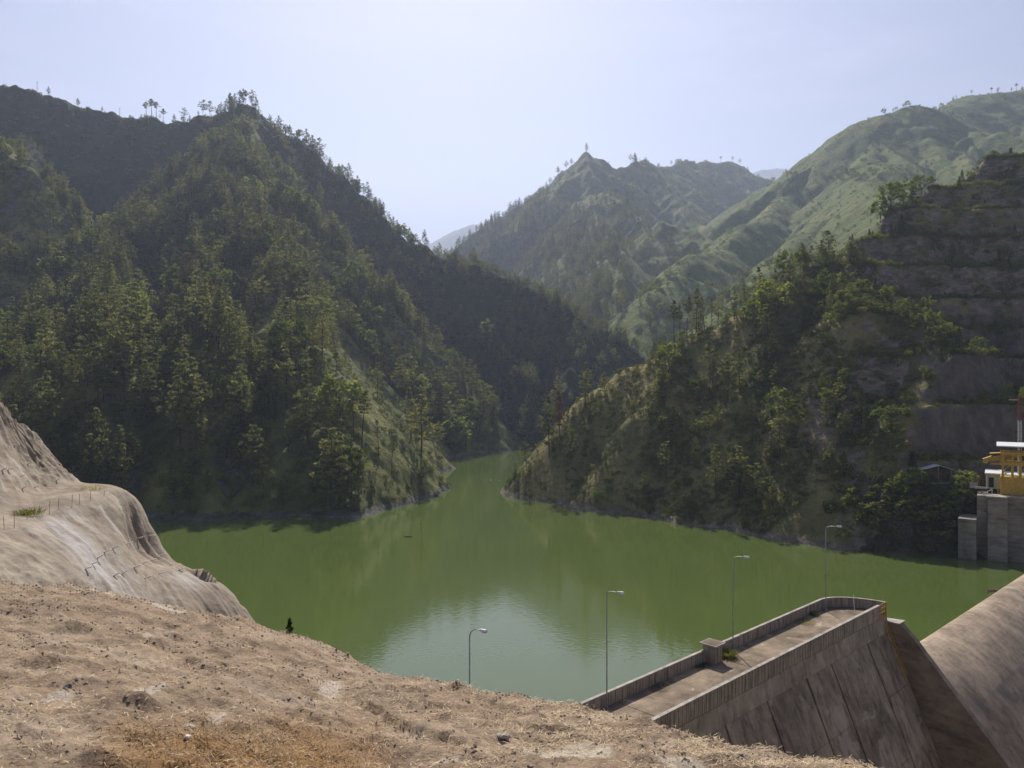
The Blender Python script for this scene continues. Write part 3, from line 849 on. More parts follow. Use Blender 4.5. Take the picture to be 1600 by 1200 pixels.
# ---- loose straw lying on the earth
def blades(n, pick, ln, wd, lift, seed, col_mat, name):
    r = np.random.default_rng(seed)
    cand = r.choice(NDB*NUB, size=n, p=pick/pick.sum())
    c = Vb[cand] + np.stack([r.normal(0, .03, n), r.normal(0, .03, n), np.zeros(n)], 1)
    a = r.uniform(0, 2*np.pi, n); L = r.uniform(ln[0], ln[1], n); Wd = r.uniform(wd[0], wd[1], n); el = r.uniform(lift[0], lift[1], n)
    d = np.stack([np.cos(a)*np.cos(el), np.sin(a)*np.cos(el), np.sin(el)], 1)*L[:,None]
    s = np.stack([-np.sin(a), np.cos(a), r.normal(0, .3, n)], 1)*Wd[:,None]
    c[:,2] += .006
    mid = c+d*.55+np.stack([np.zeros(n), np.zeros(n), L*.06], 1)
    V = np.stack([c-s, c+s, mid+s*.8, mid-s*.8, c+d], 1).reshape(-1, 3)
    i = np.arange(n)*5
    T = np.concatenate([np.stack([i, i+1, i+2], 1), np.stack([i, i+2, i+3], 1), np.stack([i+3, i+2, i+4], 1)])
    me = np_mesh(name, V, T, col_mat, False, dict(tone=np.repeat(r.uniform(0, 1, n), 5)))
    return tag(link_mesh(name, me), kind='stuff')
def straw_mat(name, a, b_):
    m, nt, b = new_mat(name)
    at = N(nt, "ShaderNodeAttribute", attribute_name="tone")
    r = ramp(nt, at.outputs['Fac'], [(0, a), (1, b_)]); nt.links.new(r.outputs[0], b.inputs['Base Color'])
    b.inputs['Roughness'].default_value = .7; b.inputs['Specular IOR Level'].default_value = .3
    return m
inview = ((bpx > -150) & (bpx < 1750) & (bpy_ < 1300) & (bt_ < 1.03)).astype(float)
area = (BD**2)
cl = sstep(-.35, .6, fbm(BX/.9, BY/.7, 3, 81))
wt = inview*area*(.1+cl)*(1+2.4*sstep(700, 1000, bpx))*(.35+.65*sstep(980, 1140, bpy_))*(1-.8*np.clip(pale,0,1))
blades(17000, wt.ravel(), (.022,.07), (.0013,.0028), (-.05,.35), 5, straw_mat("straw", (.42,.29,.15), (.80,.66,.42)), "dry_straw")
wt2 = inview*area*strawy*(.1+sstep(-.2,.5,fbm(BX/.3, BY/.25, 2, 82)))
blades(11000, wt2.ravel(), (.03,.085), (.0013,.0026), (-.05,.55), 6, straw_mat("dry_tuft", (.17,.085,.03), (.48,.30,.13)), "dry_grass")
# clods and grit
def lumps(n, pick, rad, seed, mat, name):
    r = np.random.default_rng(seed)
    cand = r.choice(NDB*NUB, size=n, p=pick/pick.sum()); c = Vb[cand]
    base = np.array([(1,0,0),(-1,0,0),(0,1,0),(0,-1,0),(0,0,1),(0,0,-1)], float)
    tri = np.array([(0,2,4),(2,1,4),(1,3,4),(3,0,4),(2,0,5),(1,2,5),(3,1,5),(0,3,5)])
    R_ = rad[0]+(rad[1]-rad[0])*r.random(n)**3
    V = (c[:,None,:]+base[None]*R_[:,None,None]*r.uniform(.6,1.3,(n,6,1))*np.array([1.2,1.2,.7])+r.normal(0,.12,(n,6,3))*R_[:,None,None])
    T = (np.arange(n)[:,None,None]*6+tri[None]).reshape(-1, 3)
    me = np_mesh(name, V.reshape(-1,3), T, mat, False, dict(tone=np.repeat(r.uniform(0,1,n), 6)))
    return tag(link_mesh(name, me), kind='stuff')
cw = inview*area*(.2+1.5*sstep(.1,.7,fbm(BX/.8, BY/.6, 3, 83))+2.0*sstep(.86,.98,bt_))
lumps(26000, cw.ravel(), (.003,.020), 7, straw_mat("clod_earth", (.15,.105,.075), (.46,.36,.27)), "earth_clods")
def stone(px, py, r, col, label, seed, flat=.6):
    c = bank_z(px, py)
    bm = bmesh.new(); bmesh.ops.create_icosphere(bm, subdivisions=2, radius=1)
    R = random.Random(seed)
    for v in bm.verts:
        k = 1+.28*math.sin(v.co.x*3+seed)+.16*R.uniform(-1,1)
        v.co = Vector((v.co.x*r*k*1.25, v.co.y*r*k, v.co.z*r*flat*k))
    me = bpy.data.meshes.new("stone"); bm.to_mesh(me); bm.free()
    me.materials.append(concrete("stone_%d" % seed, col, .6, 1.3, (20,20,20), 14, bmp=.4))
    o = link_mesh("stone", me); o.location = (c[0], c[1], c[2]+r*flat*.35)
    return tag(o, label, "stone")
stone(104, 1076, .030, (.17,.155,.15), "dark grey stone lying on the brown earth at the lower left", 1, .8)
stone(291, 1153, .022, (.72,.68,.62), "small white stone just above the dry grass tuft", 2)
stone(300, 1139, .04, (.45,.38,.31), "flat tan stone lying on the earth right above the white stone", 3, .45)
stone(56, 1042, .03, (.48,.42,.35), "pale rounded stone at the far left of the earth bank", 4)
stone(788, 1152, .04, (.42,.37,.33), "grey-tan stone on the earth to the right of the broken crust", 5)
stone(24, 1183, .034, (.2,.155,.115), "dark brown stone in the bottom left corner of the bank", 6, .6)

# ------------------------------------------------------------------ sprayed concrete slope with a bench, at the left
ST = [
 [(-560,250,21),(-520,560,18.5),(-480,800,15),(-480,885,12.6),(-420,960,12.2),(-380,1060,11.8),(-340,1300,11.2)],
 [(-300,330,22.5),(-230,600,20.5),(-190,790,18),(-190,862,14.8),(-120,930,14.2),(-60,1030,13.6),(0,1260,13)],
 [(-150,450,24.5),(-100,640,22.8),(-50,785,20.5),(-50,838,17.2),(40,900,16.4),(90,1000,15.5),(150,1220,14.6)],
 [(-70,545,26.5),(-30,680,25),(25,774,23),(42,816,19.9),(122,878,18.8),(170,980,17.4),(240,1180,16.2)],
 [(-12,618,28),(28,710,27),(72,763,25.4),(112,789,22.4),(172,862,21.0),(246,945,19.6),(320,1120,18)],
 [(30,664,28.8),(75,722,28.2),(112,752,27.3),(168,771,25),(228,864,23.6),(292,932,21.6),(372,1040,20.5)],
 [(44,676,29.6),(90,730,29.2),(128,757,28.9),(196,768,26.6),(264,872,24.8),(342,912,23.6),(404,985,22)],
 [(46,684,30.6),(92,742,30.6),(126,778,30.8),(194,784,28.6),(258,884,26.8),(334,934,25),(400,1010,23.6)],
 [(30,760,32.5),(76,820,32.5),(110,860,32.5),(176,880,30.5),(240,960,28.5),(310,1020,26.5),(380,1100,25)],
]
G = np.array([[P(*q) for q in row] for row in ST])      # stations x rows x 3
def catmull(A, n):
    k = A.shape[0]; t = np.linspace(0, k-1-1e-6, n); i = t.astype(int); f = (t-i)[:, None, None]
    p0 = A[np.clip(i-1, 0, k-1)]; p1 = A[i]; p2 = A[np.clip(i+1, 0, k-1)]; p3 = A[np.clip(i+2, 0, k-1)]
    return .5*((2*p1)+(-p0+p2)*f+(2*p0-5*p1+4*p2-p3)*f**2+(-p0+3*p1-3*p2+p3)*f**3)
NS, NT = 330, 300
S1 = catmull(G, NS)
S2 = catmull(S1.transpose(1, 0, 2), NT).transpose(1, 0, 2)     # NS x NT x 3
ss, tt = np.meshgrid(np.linspace(0, 8, NS), np.linspace(0, 6, NT), indexing='ij')
du = np.gradient(S2, axis=0); dv = np.gradient(S2, axis=1)
nn = np.cross(dv, du); nn /= np.linalg.norm(nn, axis=2, keepdims=True)+1e-9
vw = S2-np.array([0, 0, EYE]); nn *= -np.sign((nn*vw).sum(2, keepdims=True))*np.where(ss[..., None] < 6.2, 1, 1)
ar = np.cumsum(np.linalg.norm(du, axis=2), axis=0)
face = sstep(3.0, 3.3, tt)
onb = sstep(1.9, 2.1, tt)*(1-sstep(2.85, 3.05, tt))
dis = .10*fbm(ss*1.4, tt*1.1, 3, 91)+.018*fbm(ss*9, tt*5, 3, 92)
flute = ridged(ss*5.5+.3*fbm(ss*2, tt*2, 2, 95), tt*.45, 2, 93)
dis += face*(.03*flute+.012*ridged(ss*14, tt*.5, 2, 98))+(1-sstep(1.7, 2.0, tt))*.08*ridged(ss*4, tt*1.2, 2, 94)
# scoops in the far end of the lower face
for cs, ct, rs, rt, dp_ in [(5.15,3.75,.16,.34,.34),(5.5,3.72,.15,.34,.4),(5.8,3.78,.12,.3,.3),(4.85,3.85,.14,.3,.2),(5.9,4.7,.2,.25,.3),(4.3,5.0,.3,.4,.2),(1.0,1,.6,.3,.3)]:
    dis -= dp_*np.exp(-((ss-cs)/rs)**2-((tt-ct)/rt)**2)
dis *= (1-.75*onb)
S3 = S2+nn*dis[..., None]
wht = sstep(2.9, 3.25, tt)*np.exp(-((ss-3.55+.10*(tt-3))/.5)**2)*np.clip(.42+1.0*fbm(ss*7, tt*.7, 4, 96)+.35*ridged(ss*16, tt*.5, 2, 99)-.12*np.maximum(0, tt-3.8), 0, 1)
wht = np.clip(wht, 0, 1)*.9
for cs_, ct_, rs_, rt_ in [(5.35,4.75,.5,.22)]: wht = np.maximum(wht, .55*np.exp(-((ss-cs_)/rs_)**2-((tt-ct_)/rt_)**2))
rust = np.clip(.5*fbm(ss*3.2, tt*.8, 3, 97)+.1, 0, 1)
for sx, s0, s1 in [(3.62,1.25,1.85),(2.75,1.2,1.9),(5.02,3.1,3.9),(4.55,3.2,4.3)]:
    wht = np.maximum(wht, .75*np.exp(-((ss-sx-.05*(tt-s0))/.035)**2)*sstep(s0-.05, s0, tt)*(1-sstep(s1-.1, s1+.05, tt)))
m, nt, b = new_mat("sprayed_concrete")
pos = N(nt, "ShaderNodeNewGeometry").outputs['Position']
n1 = noise(nt, pos, .45, 6, .62, .5); n2 = noise(nt, pos, 3.2, 6, .7); n3 = noise(nt, mapping(nt, pos, (3.2,3.2,.5)).outputs[0], 1.0, 6, .65, .4)
c1 = ramp(nt, n1.outputs['Fac'], [(.3, (.19,.155,.12)), (.48, (.305,.255,.195)), (.68, (.42,.36,.285))])
c2 = mixc(nt, .8, c1.outputs[0], ramp(nt, n3.outputs['Fac'], [(.3, (.72,.70,.69)), (.52, (1,1,1)), (.72, (1.12,1.11,1.1))]).outputs[0], 'MULTIPLY')
c3 = mixc(nt, .6, c2.outputs[0], ramp(nt, n2.outputs['Fac'], [(.3, (.65,.63,.62)), (.7, (1.2,1.2,1.2))]).outputs[0], 'MULTIPLY')
aw = N(nt, "ShaderNodeAttribute", attribute_name="white"); arr_ = N(nt, "ShaderNodeAttribute", attribute_name="rust")
c4 = mixc(nt, mth(nt, 'MULTIPLY', arr_.outputs['Fac'], .7).outputs[0], c3.outputs[0], (.15,.105,.07))
c5 = mixc(nt, aw.outputs['Fac'], c4.outputs[0], mixc(nt, n2.outputs['Fac'], (.38,.35,.34), (.56,.53,.50)).outputs[0])
nt.links.new(c5.outputs[0], b.inputs['Base Color']); b.inputs['Roughness'].default_value = .9; b.inputs['Specular IOR Level'].default_value = .2
bump(nt, mth(nt, 'ADD', n2.outputs['Fac'], n1.outputs['Fac']).outputs[0], .5, .12, b)
isn = np.arange(NS*NT).reshape(NS, NT)
Qs = np.stack([isn[:-1,:-1], isn[:-1,1:], isn[1:,1:], isn[1:,:-1]], -1).reshape(-1, 4)
VS = S3.reshape(-1, 3)
slope = tag(link_mesh("shotcrete_slope", np_mesh("shotcrete_slope", VS, Qs, m, True, dict(white=wht.ravel(), rust=rust.ravel()))), kind='structure')
spx = VS[:,0]/VS[:,1]*F+800; spy = 600+(EYE-VS[:,2])/VS[:,1]*F
NV = nn.reshape(-1, 3); SS = ss.ravel()
def on_slope(px, py):
    c = (spx-px)**2+(spy-py)**2+np.where(SS > 6.4, 400, 0)
    k = int(c.argmin()); return Vector(VS[k]), Vector(NV[k])
pm = MB(); pm.tube([(0,0,-.08),(0,0,.2)], .016, 7)
pipe_me = pm.mesh("drain_pipe", paint("pvc_pipe", (.74,.72,.68), .5, 0, .15), True)
for px, py in [(214,841),(233,838),(198,850),(175,857),(163,864),(236,876),(220,882),(209,888),(189,897),(144,881),(262,883),(278,891),(250,867),(152,873),(178,899),(226,904),(247,897),(133,888),
               (43,725),(62,722),(22,696),(7,701),(12,734),(34,763),(53,762),(70,757),(87,752),(31,745),(3,735),(75,733)]:
    p, n_ = on_slope(px, py)
    o = link_mesh("drain_pipe", pipe_me, slope)
    d = (n_*.5+Vector((.9+random.uniform(-.2,.2),-.2,.1+random.uniform(-.2,.2)))).normalized()
    o.location = p; o.rotation_euler = d.to_track_quat('Z', 'Y').to_euler()
rr_ = MB(); rr_.tube([(0,0,-.1),(0.004,0,.3),(0,.004,1)], .006, 5)
rod_me = rr_.mesh("rebar_rod", M_RUST)
for k, (px, yt, yb) in enumerate([(7,806,828),(22,802,825),(42,795,812),(61,789,803),(77,783,804),(91,778,795),(112,772,792),(124,771,788),(141,767,783),(163,766,776)]):
    p, n_ = on_slope(px, yb)
    o = link_mesh("rebar_rod", rod_me); o.location = p; o.scale = (1, 1, (yb-yt)/F*p.y)
    o.rotation_euler = (random.uniform(-.06,.06), random.uniform(-.06,.06), 0)
    tag(o, "thin rusty steel rod on the concrete bench rim, %s" % ["leftmost","second from left","third from left","fourth from left, near the grass tuft","fifth from left","sixth from left","fourth from right","third from right","second from right","rightmost by the bench corner"][k], "steel rod", "steel rods along the bench rim")

# ------------------------------------------------------------------ the slope below the bank, down into the gorge under the dam
uh = np.concatenate([np.linspace(-1.5, 1.15, 110), np.linspace(1.2, 5.0, 40)]); th = np.concatenate([np.linspace(0, 14, 30), np.linspace(15, 96, 70)])
HU, HT = np.meshgrid(uh, th)
He = np.interp(HU, eu, eD)+.9; Hz = np.interp(HU, eu, eZ)-1.1
HY = He+HT; HX = HU*HY
HZ = np.maximum(Hz-1.0*HT, -44)+1.2*ridged(HX/9, HY/9, 4, 121)*sstep(1, 8, HT)
ih = np.arange(HU.size).reshape(HU.shape)
Qh = np.stack([ih[:-1,:-1], ih[:-1,1:], ih[1:,1:], ih[1:,:-1]], -1).reshape(-1, 4)
gm = hill_mat("gorge_soil", (.16,.14,.08), (.34,.27,.17), (.28,.21,.14), (.32,.27,.22), 0, .6, 3.0)
VH = np.stack([HX, HY, HZ], -1).reshape(-1, 3)
tag(link_mesh("hillside", np_mesh("hillside", VH, Qh, gm, True, dict(rock=np.full(HU.size, .3)))), kind='structure')
# ------------------------------------------------------------------ vegetation
def leaf_mat(name, dark, mid, light, transl=.35):
    m = bpy.data.materials.new(name); m.use_nodes = True
    nt = m.node_tree; nt.nodes.remove(nt.nodes['Principled BSDF'])
    oi = N(nt, "ShaderNodeObjectInfo")
    at = N(nt, "ShaderNodeAttribute", attribute_name="tone")
    f = mth(nt, 'ADD', mth(nt, 'MULTIPLY', oi.outputs['Random'], .55).outputs[0], mth(nt, 'MULTIPLY', at.outputs['Fac'], .45).outputs[0])
    r = ramp(nt, f.outputs[0], [(.1, dark), (.5, mid), (.95, light)])
    d = N(nt, "ShaderNodeBsdfDiffuse"); t = N(nt, "ShaderNodeBsdfTranslucent")
    nt.links.new(r.outputs[0], d.inputs['Color'])
    tcol = mixc(nt, 1.0, r.outputs[0], (1.08, 1.12, .72), 'MULTIPLY'); nt.links.new(tcol.outputs[0], t.inputs['Color'])
    mx = N(nt, "ShaderNodeMixShader"); mx.inputs[0].default_value = transl
    nt.links.new(d.outputs[0], mx.inputs[1]); nt.links.new(t.outputs[0], mx.inputs[2])
    nt.links.new(mx.outputs[0], nt.nodes['Material Output'].inputs['Surface'])
    return m
L_PINE = leaf_mat("pine_needles", (.095,.108,.050), (.185,.192,.086), (.30,.285,.125), .5)
L_DEAD = leaf_mat("dead_needles", (.10,.06,.03), (.16,.095,.05), (.22,.14,.07), .25)
L_BROAD = leaf_mat("broad_leaves", (.09,.12,.034), (.17,.21,.06), (.30,.32,.095), .5)
L_BUSH = leaf_mat("scrub_leaves", (.10,.115,.04), (.19,.20,.066), (.33,.29,.11), .45)
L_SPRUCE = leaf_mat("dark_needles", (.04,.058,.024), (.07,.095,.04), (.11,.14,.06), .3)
L_GRASS = leaf_mat("tall_grass", (.13,.14,.04), (.26,.24,.075), (.42,.36,.14), .4)
BARK = paint("pine_bark", (.085,.062,.048), .95, 0, .4)
BARKG = paint("grey_bark", (.16,.145,.13), .95, 0, .3)

def leaves(centers, radii, per, size, seed, flat=.65, shade=None, elong=1.6):
    """Small leaf faces scattered through clumps; returns arrays."""
    r = np.random.default_rng(seed)
    C = np.repeat(np.asarray(centers, float), per, 0); Rr = np.repeat(np.asarray(radii, float), per)
    n = len(C)
    d = r.normal(size=(n, 3)); d /= np.linalg.norm(d, axis=1, keepdims=True)
    rad = Rr*r.uniform(.35, 1.0, n)
    p = C+d*rad[:, None]*np.array([1, 1, flat])
    a = r.normal(size=(n, 3))*np.array([1, 1, .55])+d*.9; a /= np.linalg.norm(a, axis=1, keepdims=True)
    q = np.cross(a, r.normal(size=(n, 3))); q /= np.linalg.norm(q, axis=1, keepdims=True)+1e-9
    L = r.uniform(*size, n)[:, None]
    V = np.stack([p-a*L*elong*.5, p+q*L*.42, p+a*L*elong*.5, p-q*L*.42], 1).reshape(-1, 3)
    Fq = np.arange(n*4).reshape(-1, 4)
    tone = np.repeat(np.clip(r.uniform(0, 1, len(centers)).repeat(per)*.7+r.uniform(0, .3, n), 0, 1), 4)
    return V, Fq, tone
def leaf_mesh(name, V, Fq, tone, mat):
    return np_mesh(name, V, Fq, mat, False, dict(tone=tone))

def pine(seed, H=16, cb=.3, R_=3.2, top=.25, whorls=12, gap=.1, per=18, size=(.28,.56), mat=L_PINE, bark=BARK, lean=.03, clump=1.0, br=(4,6), flatc=.6, nm="pine"):
    """Trunk and crown meshes of a pine with an open, ragged crown."""
    R = random.Random(seed)
    tk = MB()
    lx, ly = R.uniform(-lean, lean)*H, R.uniform(-lean, lean)*H
    axis = lambda z: (lx*(z/H)**1.5+.12*math.sin(z*.7+seed), ly*(z/H)**1.5+.12*math.cos(z*.6+seed), z)
    tk.tube([(0,0,-1.2)]+[axis(H*t) for t in (0,.2,.4,.6,.8,.97)], [.34,.26,.22,.18,.13,.08,.03], 6)
    cen, rad = [], []
    for i in range(whorls):
        t = i/(whorls-1); z = H*(cb+(1-cb)*t)
        prof = min(1, .45+2.2*t)*(1-t**2.0)**.8*(1-.35*t)+top*.5*t*(1-t)
        prof = max(.14, min(1, 1.08*prof))*R.uniform(.72, 1.12)
        nb = R.randint(*br)
        a0 = R.uniform(0, 6.28)
        for k in range(nb):
            if R.random() < gap: continue
            a = a0+6.28*k/nb+R.uniform(-.4, .4)
            rr = R_*prof*R.uniform(.55, 1.12)
            x, y, _ = axis(z)
            tip = (x+rr*math.cos(a), y+rr*math.sin(a), z+rr*R.uniform(.02, .35))
            if i % 2 == 0 or rr > R_*.6: tk.tube([(x, y, z), tip], [.07, .02], 3, cap=False)
            for f, cr in ((1.0, .95), (.55, .75)):
                if f < 1 and rr < 1.2: continue
                cen.append((x+(tip[0]-x)*f, y+(tip[1]-y)*f, z+(tip[2]-z)*f+.15)); rad.append(clump*cr*R.uniform(.7, 1.15)*(0.55+.45*min(1, rr/2)))
    x, y, z = axis(H); cen.append((x, y, z-.2)); rad.append(.6*clump)
    V, Fq, tone = leaves(cen, rad, per, size, seed, flatc)
    return tk.mesh("trunk", bark, True), leaf_mesh("crown", V, Fq, tone, mat)

def broadleaf(seed, H=9, R_=3.6, mat=L_BROAD, per=26, nc=46, size=(.28,.6), spread=1.0, zc=.62, zr=.36):
    R = random.Random(seed); tk = MB()
    tk.tube([(0,0,-1),(0,0,H*.2),(.15,0,H*.45)], [.3,.22,.15], 6)
    cen, rad = [], []
    for k in range(nc):
        a = R.uniform(0, 6.28); e = R.uniform(-1, 1); rr = R.uniform(.5, 1)**.5
        c = (R_*spread*rr*math.cos(a)*math.sqrt(max(0, 1-e*e*.8)), R_*spread*rr*math.sin(a)*math.sqrt(max(0, 1-e*e*.8)), H*(zc+zr*e*rr))
        cen.append(c); rad.append(R.uniform(.5, 1.1)*R_*.30)
        if k % 5 == 0: tk.tube([(.1,0,H*.35), (c[0]*.8, c[1]*.8, c[2])], [.09,.03], 4, cap=False)
    V, Fq, tone = leaves(cen, rad, per, size, seed, .8, elong=1.25)
    return tk.mesh("trunk", BARKG, True), leaf_mesh("crown", V, Fq, tone, mat)

def spruce(seed, H=8, R_=1.7):
    R = random.Random(seed); tk = MB(); tk.tube([(0,0,-.6),(0,0,H*.95)], [.14,.02], 6)
    cen, rad = [], []
    for i in range(14):
        t = i/13; z = H*(.08+.9*t); rr = R_*(1-t)**.9+.08
        for k in range(6):
            a = 6.28*k/6+R.uniform(-.3,.3)+i; q = rr*R.uniform(.6,1.05)
            cen.append((q*math.cos(a), q*math.sin(a), z-.12*q)); rad.append(.32+.22*(1-t))
    V, Fq, tone = leaves(cen, rad, 12, (.16,.34), seed, .7)
    return tk.mesh("trunk", BARK, True), leaf_mesh("crown", V, Fq, tone, L_SPRUCE)

PROTO = {}
PROTO['pine_a'] = (16, pine(1, 16, .26, 4.9, .5, 10, .26))
PROTO['pine_b'] = (16, pine(2, 16, .36, 5.2, .6, 8, .3))
PROTO['pine_c'] = (16, pine(3, 16, .2, 4.0, .4, 11, .24))
PROTO['pine_d'] = (16, pine(4, 16, .45, 5.0, .7, 7, .34, clump=1.1))
PROTO['pine_e'] = (16, pine(5, 16, .16, 4.6, .4, 11, .28, br=(3,6)))
PROTO['bare'] = (20, pine(6, 20, .62, 3.0, .5, 8, .22, lean=.05))
PROTO['bare_b'] = (20, pine(7, 20, .55, 2.6, .35, 9, .25, lean=.05))
PROTO['umbrella'] = (14, pine(8, 14, .66, 3.2, .75, 5, .2, clump=1.15, flatc=.5))
PROTO['dead'] = (15, pine(9, 15, .25, 2.3, .12, 12, .15, mat=L_DEAD, per=13))
PROTO['broad'] = (9, broadleaf(11))
PROTO['broad_b'] = (9, broadleaf(12, 9, 3.2, nc=38))
PROTO['flat'] = (7, broadleaf(13, 7, 5.0, nc=44, zc=.78, zr=.18))
PROTO['bush'] = (3, broadleaf(14, 3, 2.1, L_BUSH, 16, 26, (.22,.5), zc=.42, zr=.42))
PROTO['bush_b'] = (3, broadleaf(15, 3, 1.8, L_BROAD, 16, 24, (.22,.46), zc=.48, zr=.44))
PROTO['spruce'] = (8, spruce(16))

FIRST = {}
COUNT = {}
def place_tree(key, x, y, z, h, label, cat="tree", name="pine_tree", group=None, rz=None, wide=1.0, tilt=0.0):
    base, (tk, cr) = PROTO[key]
    s = h/base
    root = bpy.data.objects.new(name, None); root.empty_display_size = .5
    COL.objects.link(root)
    root.location = (x, y, z-.15); root.scale = (s*wide, s*wide, s)
    root.rotation_euler = (random.uniform(-.04,.04), tilt+random.uniform(-.04,.04), random.uniform(0, 6.28) if rz is None else rz)
    tag(root, label, cat, group)
    for nm, me in (("trunk", tk), ("crown", cr)):
        o = bpy.data.objects.new(nm, me); COL.objects.link(o); o.parent = root
    return root

RAYD = dd
def find_ground(px, py, dmin=0, own=None):
    """First visible terrain point along the bearing of px whose image row is at or above py."""
    u = (px-800)/F
    fj = np.clip((u-uu[0])/(uu[1]-uu[0]), 0, NU-1.001); j = int(fj); f = fj-j
    zc = Z[:, j]*(1-f)+Z[:, j+1]*f
    row = 600-(zc-EYE)/dd*F
    ok = (row <= py) & (dd > dmin)
    if own is not None: ok &= (owner[:, int(round(fj))] == own)
    k = np.argmax(ok) if ok.any() else int(np.argmin(np.where(dd > dmin, np.abs(row-py), 1e9)))
    D = dd[k]
    return u*D, D, zc[k]
def tree_px(key, px, yb, yt, label, name="pine_tree", cat="tree", group=None, own=None, dmin=0, wide=1.0, tilt=0.0):
    x, y, z = find_ground(px, yb, dmin, own)
    return place_tree(key, x, y, z, (yb-yt)/F*y, label, cat, name, group, None, wide, tilt)
def crest_tree(key, px, yt, hpx, label, own, name="pine_tree", cat="pine", group=None, wide=1.25):
    """A tree on the skyline: stands on the highest-looking ground of one mountain along that bearing."""
    u = (px-800)/F; j = int(round((u-uu[0])/(uu[1]-uu[0])))
    a = np.where(owner[:, j] == own, ANG[:, j], -9); k = int(a.argmax())
    D = dd[k]; h = hpx/F*D
    zt = EYE+(600-yt)/F*D
    return place_tree(key, u*D, D, Z[k, j], max(3.0, zt-Z[k, j]) if hpx is None else h, label, cat, name, group, None, wide)

# ---- trees that can be singled out
SK = "pines along the left skyline"
for key, px, hp, lab in [
    ('umbrella', 229, 24, "slim umbrella pine, leftmost of the clump on the left skyline"),
    ('umbrella', 237, 27, "tallest umbrella pine of the clump on the left skyline"),
    ('umbrella', 244, 24, "umbrella pine at the right end of the skyline clump"),
    ('umbrella', 255, 21, "short umbrella pine standing alone right of the skyline clump"),
    ('pine_d', 287, 22, "narrow rounded pine on the left skyline between umbrella pines and the summit"),
    ('pine_b', 317, 24, "left one of the twin broad pines on the skyline left of the summit"),
    ('pine_b', 328, 24, "right one of the twin broad pines on the skyline left of the summit"),
    ('pine_c', 345, 15, "small dark pine on the skyline just left of the summit clump"),
    ('pine_a', 361, 24, "pine at the left edge of the clump on the wooded summit"),
    ('umbrella', 374, 22, "flat-topped pine in the middle of the wooded summit clump"),
    ('umbrella', 383, 22, "flat-topped pine right beside the middle of the summit clump"),
    ('pine_d', 394, 25, "broad pine at the right edge of the wooded summit clump"),
    ('pine_a', 436, 22, "first dark pine on the ridge falling right from the wooded summit"),
    ('pine_c', 452, 17, "second dark pine down the ridge right of the wooded summit"),
    ('pine_a', 489, 24, "left one of two tall pines part way down the descending ridge"),
    ('pine_b', 500, 28, "right one of two tall pines part way down the descending ridge"),
    ('pine_c', 122, 13, "small lone pine on the bare left skyline, right of the pole"),
    ('pine_c', 76, 13, "small lone pine on the high left skyline beside the tall pole"),
]:
    crest_tree(key, px, 0, hp, lab, MTN, cat="pine", group=SK)
MK = "small trees along the middle peak skyline"
for key, px, hp, lab in [
    ('pine_a', 848, 10, "lowest small pine on the left shoulder of the pointed peak"),
    ('pine_b', 860, 12, "small pine on the left shoulder of the pointed peak, second from below"),
    ('pine_a', 872, 12, "small pine half way up the left shoulder of the pointed peak"),
    ('pine_b', 885, 13, "small pine in the upper half of the pointed peak's left shoulder"),
    ('pine_a', 893, 10, "topmost pine on the left shoulder of the pointed peak"),
    ('pine_d', 1049, 9, "tiny round tree on the saddle right of the second peak"),
    ('umbrella', 1126, 9, "tiny flat-topped tree on the broad rounded summit"),
    ('pine_d', 1145, 9, "left of two tiny round trees on the broad rounded summit"),
    ('pine_d', 1156, 10, "right of two tiny round trees on the broad rounded summit"),
]:
    crest_tree(key, px, 0, hp, lab, MID, cat="tree", group=MK, wide=1.3)
GK = "small trees on the high grass mountain skyline"
for key, px, hp, lab in [
    ('pine_d', 1494, 6, "tiny tree on the rising crest of the grass mountain, leftmost"),
    ('pine_d', 1518, 8, "tiny round tree on the crest of the grass mountain, left of two dark clumps"),
    ('umbrella', 1549, 9, "tiny tree in the dark clump near the highest grass crest"),
    ('pine_d', 1560, 8, "tiny tree at the right of the dark clump on the grass crest"),
    ('umbrella', 1588, 11, "flat-topped tree at the far right of the grass mountain crest"),
]:
    crest_tree(key, px, 0, hp, lab, GRASS, cat="tree", group=GK, wide=1.4)
tree_px('pine_c', 858, 715, 624, "tall green pine standing at the tip of the right hill", own=RIGHT, cat="pine", wide=.8)
tree_px('dead', 874, 682, 612, "brown dead pine just behind the green pine at the tip", name="dead_pine", cat="dead pine", own=RIGHT, wide=.9)
tree_px('pine_d', 824, 742, 692, "small leaning pine over the water at the very tip", own=RIGHT, cat="pine", tilt=-.12)
tree_px('pine_a', 892, 722, 668, "dark pine in the sunny grass above the right tip", own=RIGHT, cat="pine", wide=.85)
tree_px('pine_c', 914, 633, 570, "slender pine on the crest of the right hill, lower part", own=RIGHT, cat="pine", wide=.8)
tree_px('pine_a', 945, 622, 582, "bushy pine on the crest of the right hill beside the slender pine", own=RIGHT, cat="pine")
GR = "tall bare-stemmed pines on the right hill crest"
for key, px, hp, lab, ti in [('bare', 1054, 92, "leaning bare-stemmed pine, leftmost of the group on the crest", -.10), ('bare_b', 1062, 74, "bare-stemmed pine second from the left in the crest group", .02),
        ('bare', 1073, 78, "bare-stemmed pine in the middle of the crest group", .0), ('bare_b', 1088, 84, "tallest straight pine right of the middle of the crest group", -.03),
        ('bare', 1101, 66, "short bare-stemmed pine in the right half of the crest group", .03), ('bare_b', 1112, 58, "bare-stemmed pine at the right end of the crest group", 0),
        ('pine_b', 1122, 52, "bushy pine closing the crest group on the right", 0)]:
    o = crest_tree(key, px, 0, hp*.82, lab, RIGHT, cat="pine", group=GR, wide=.85); o.rotation_euler[1] += ti
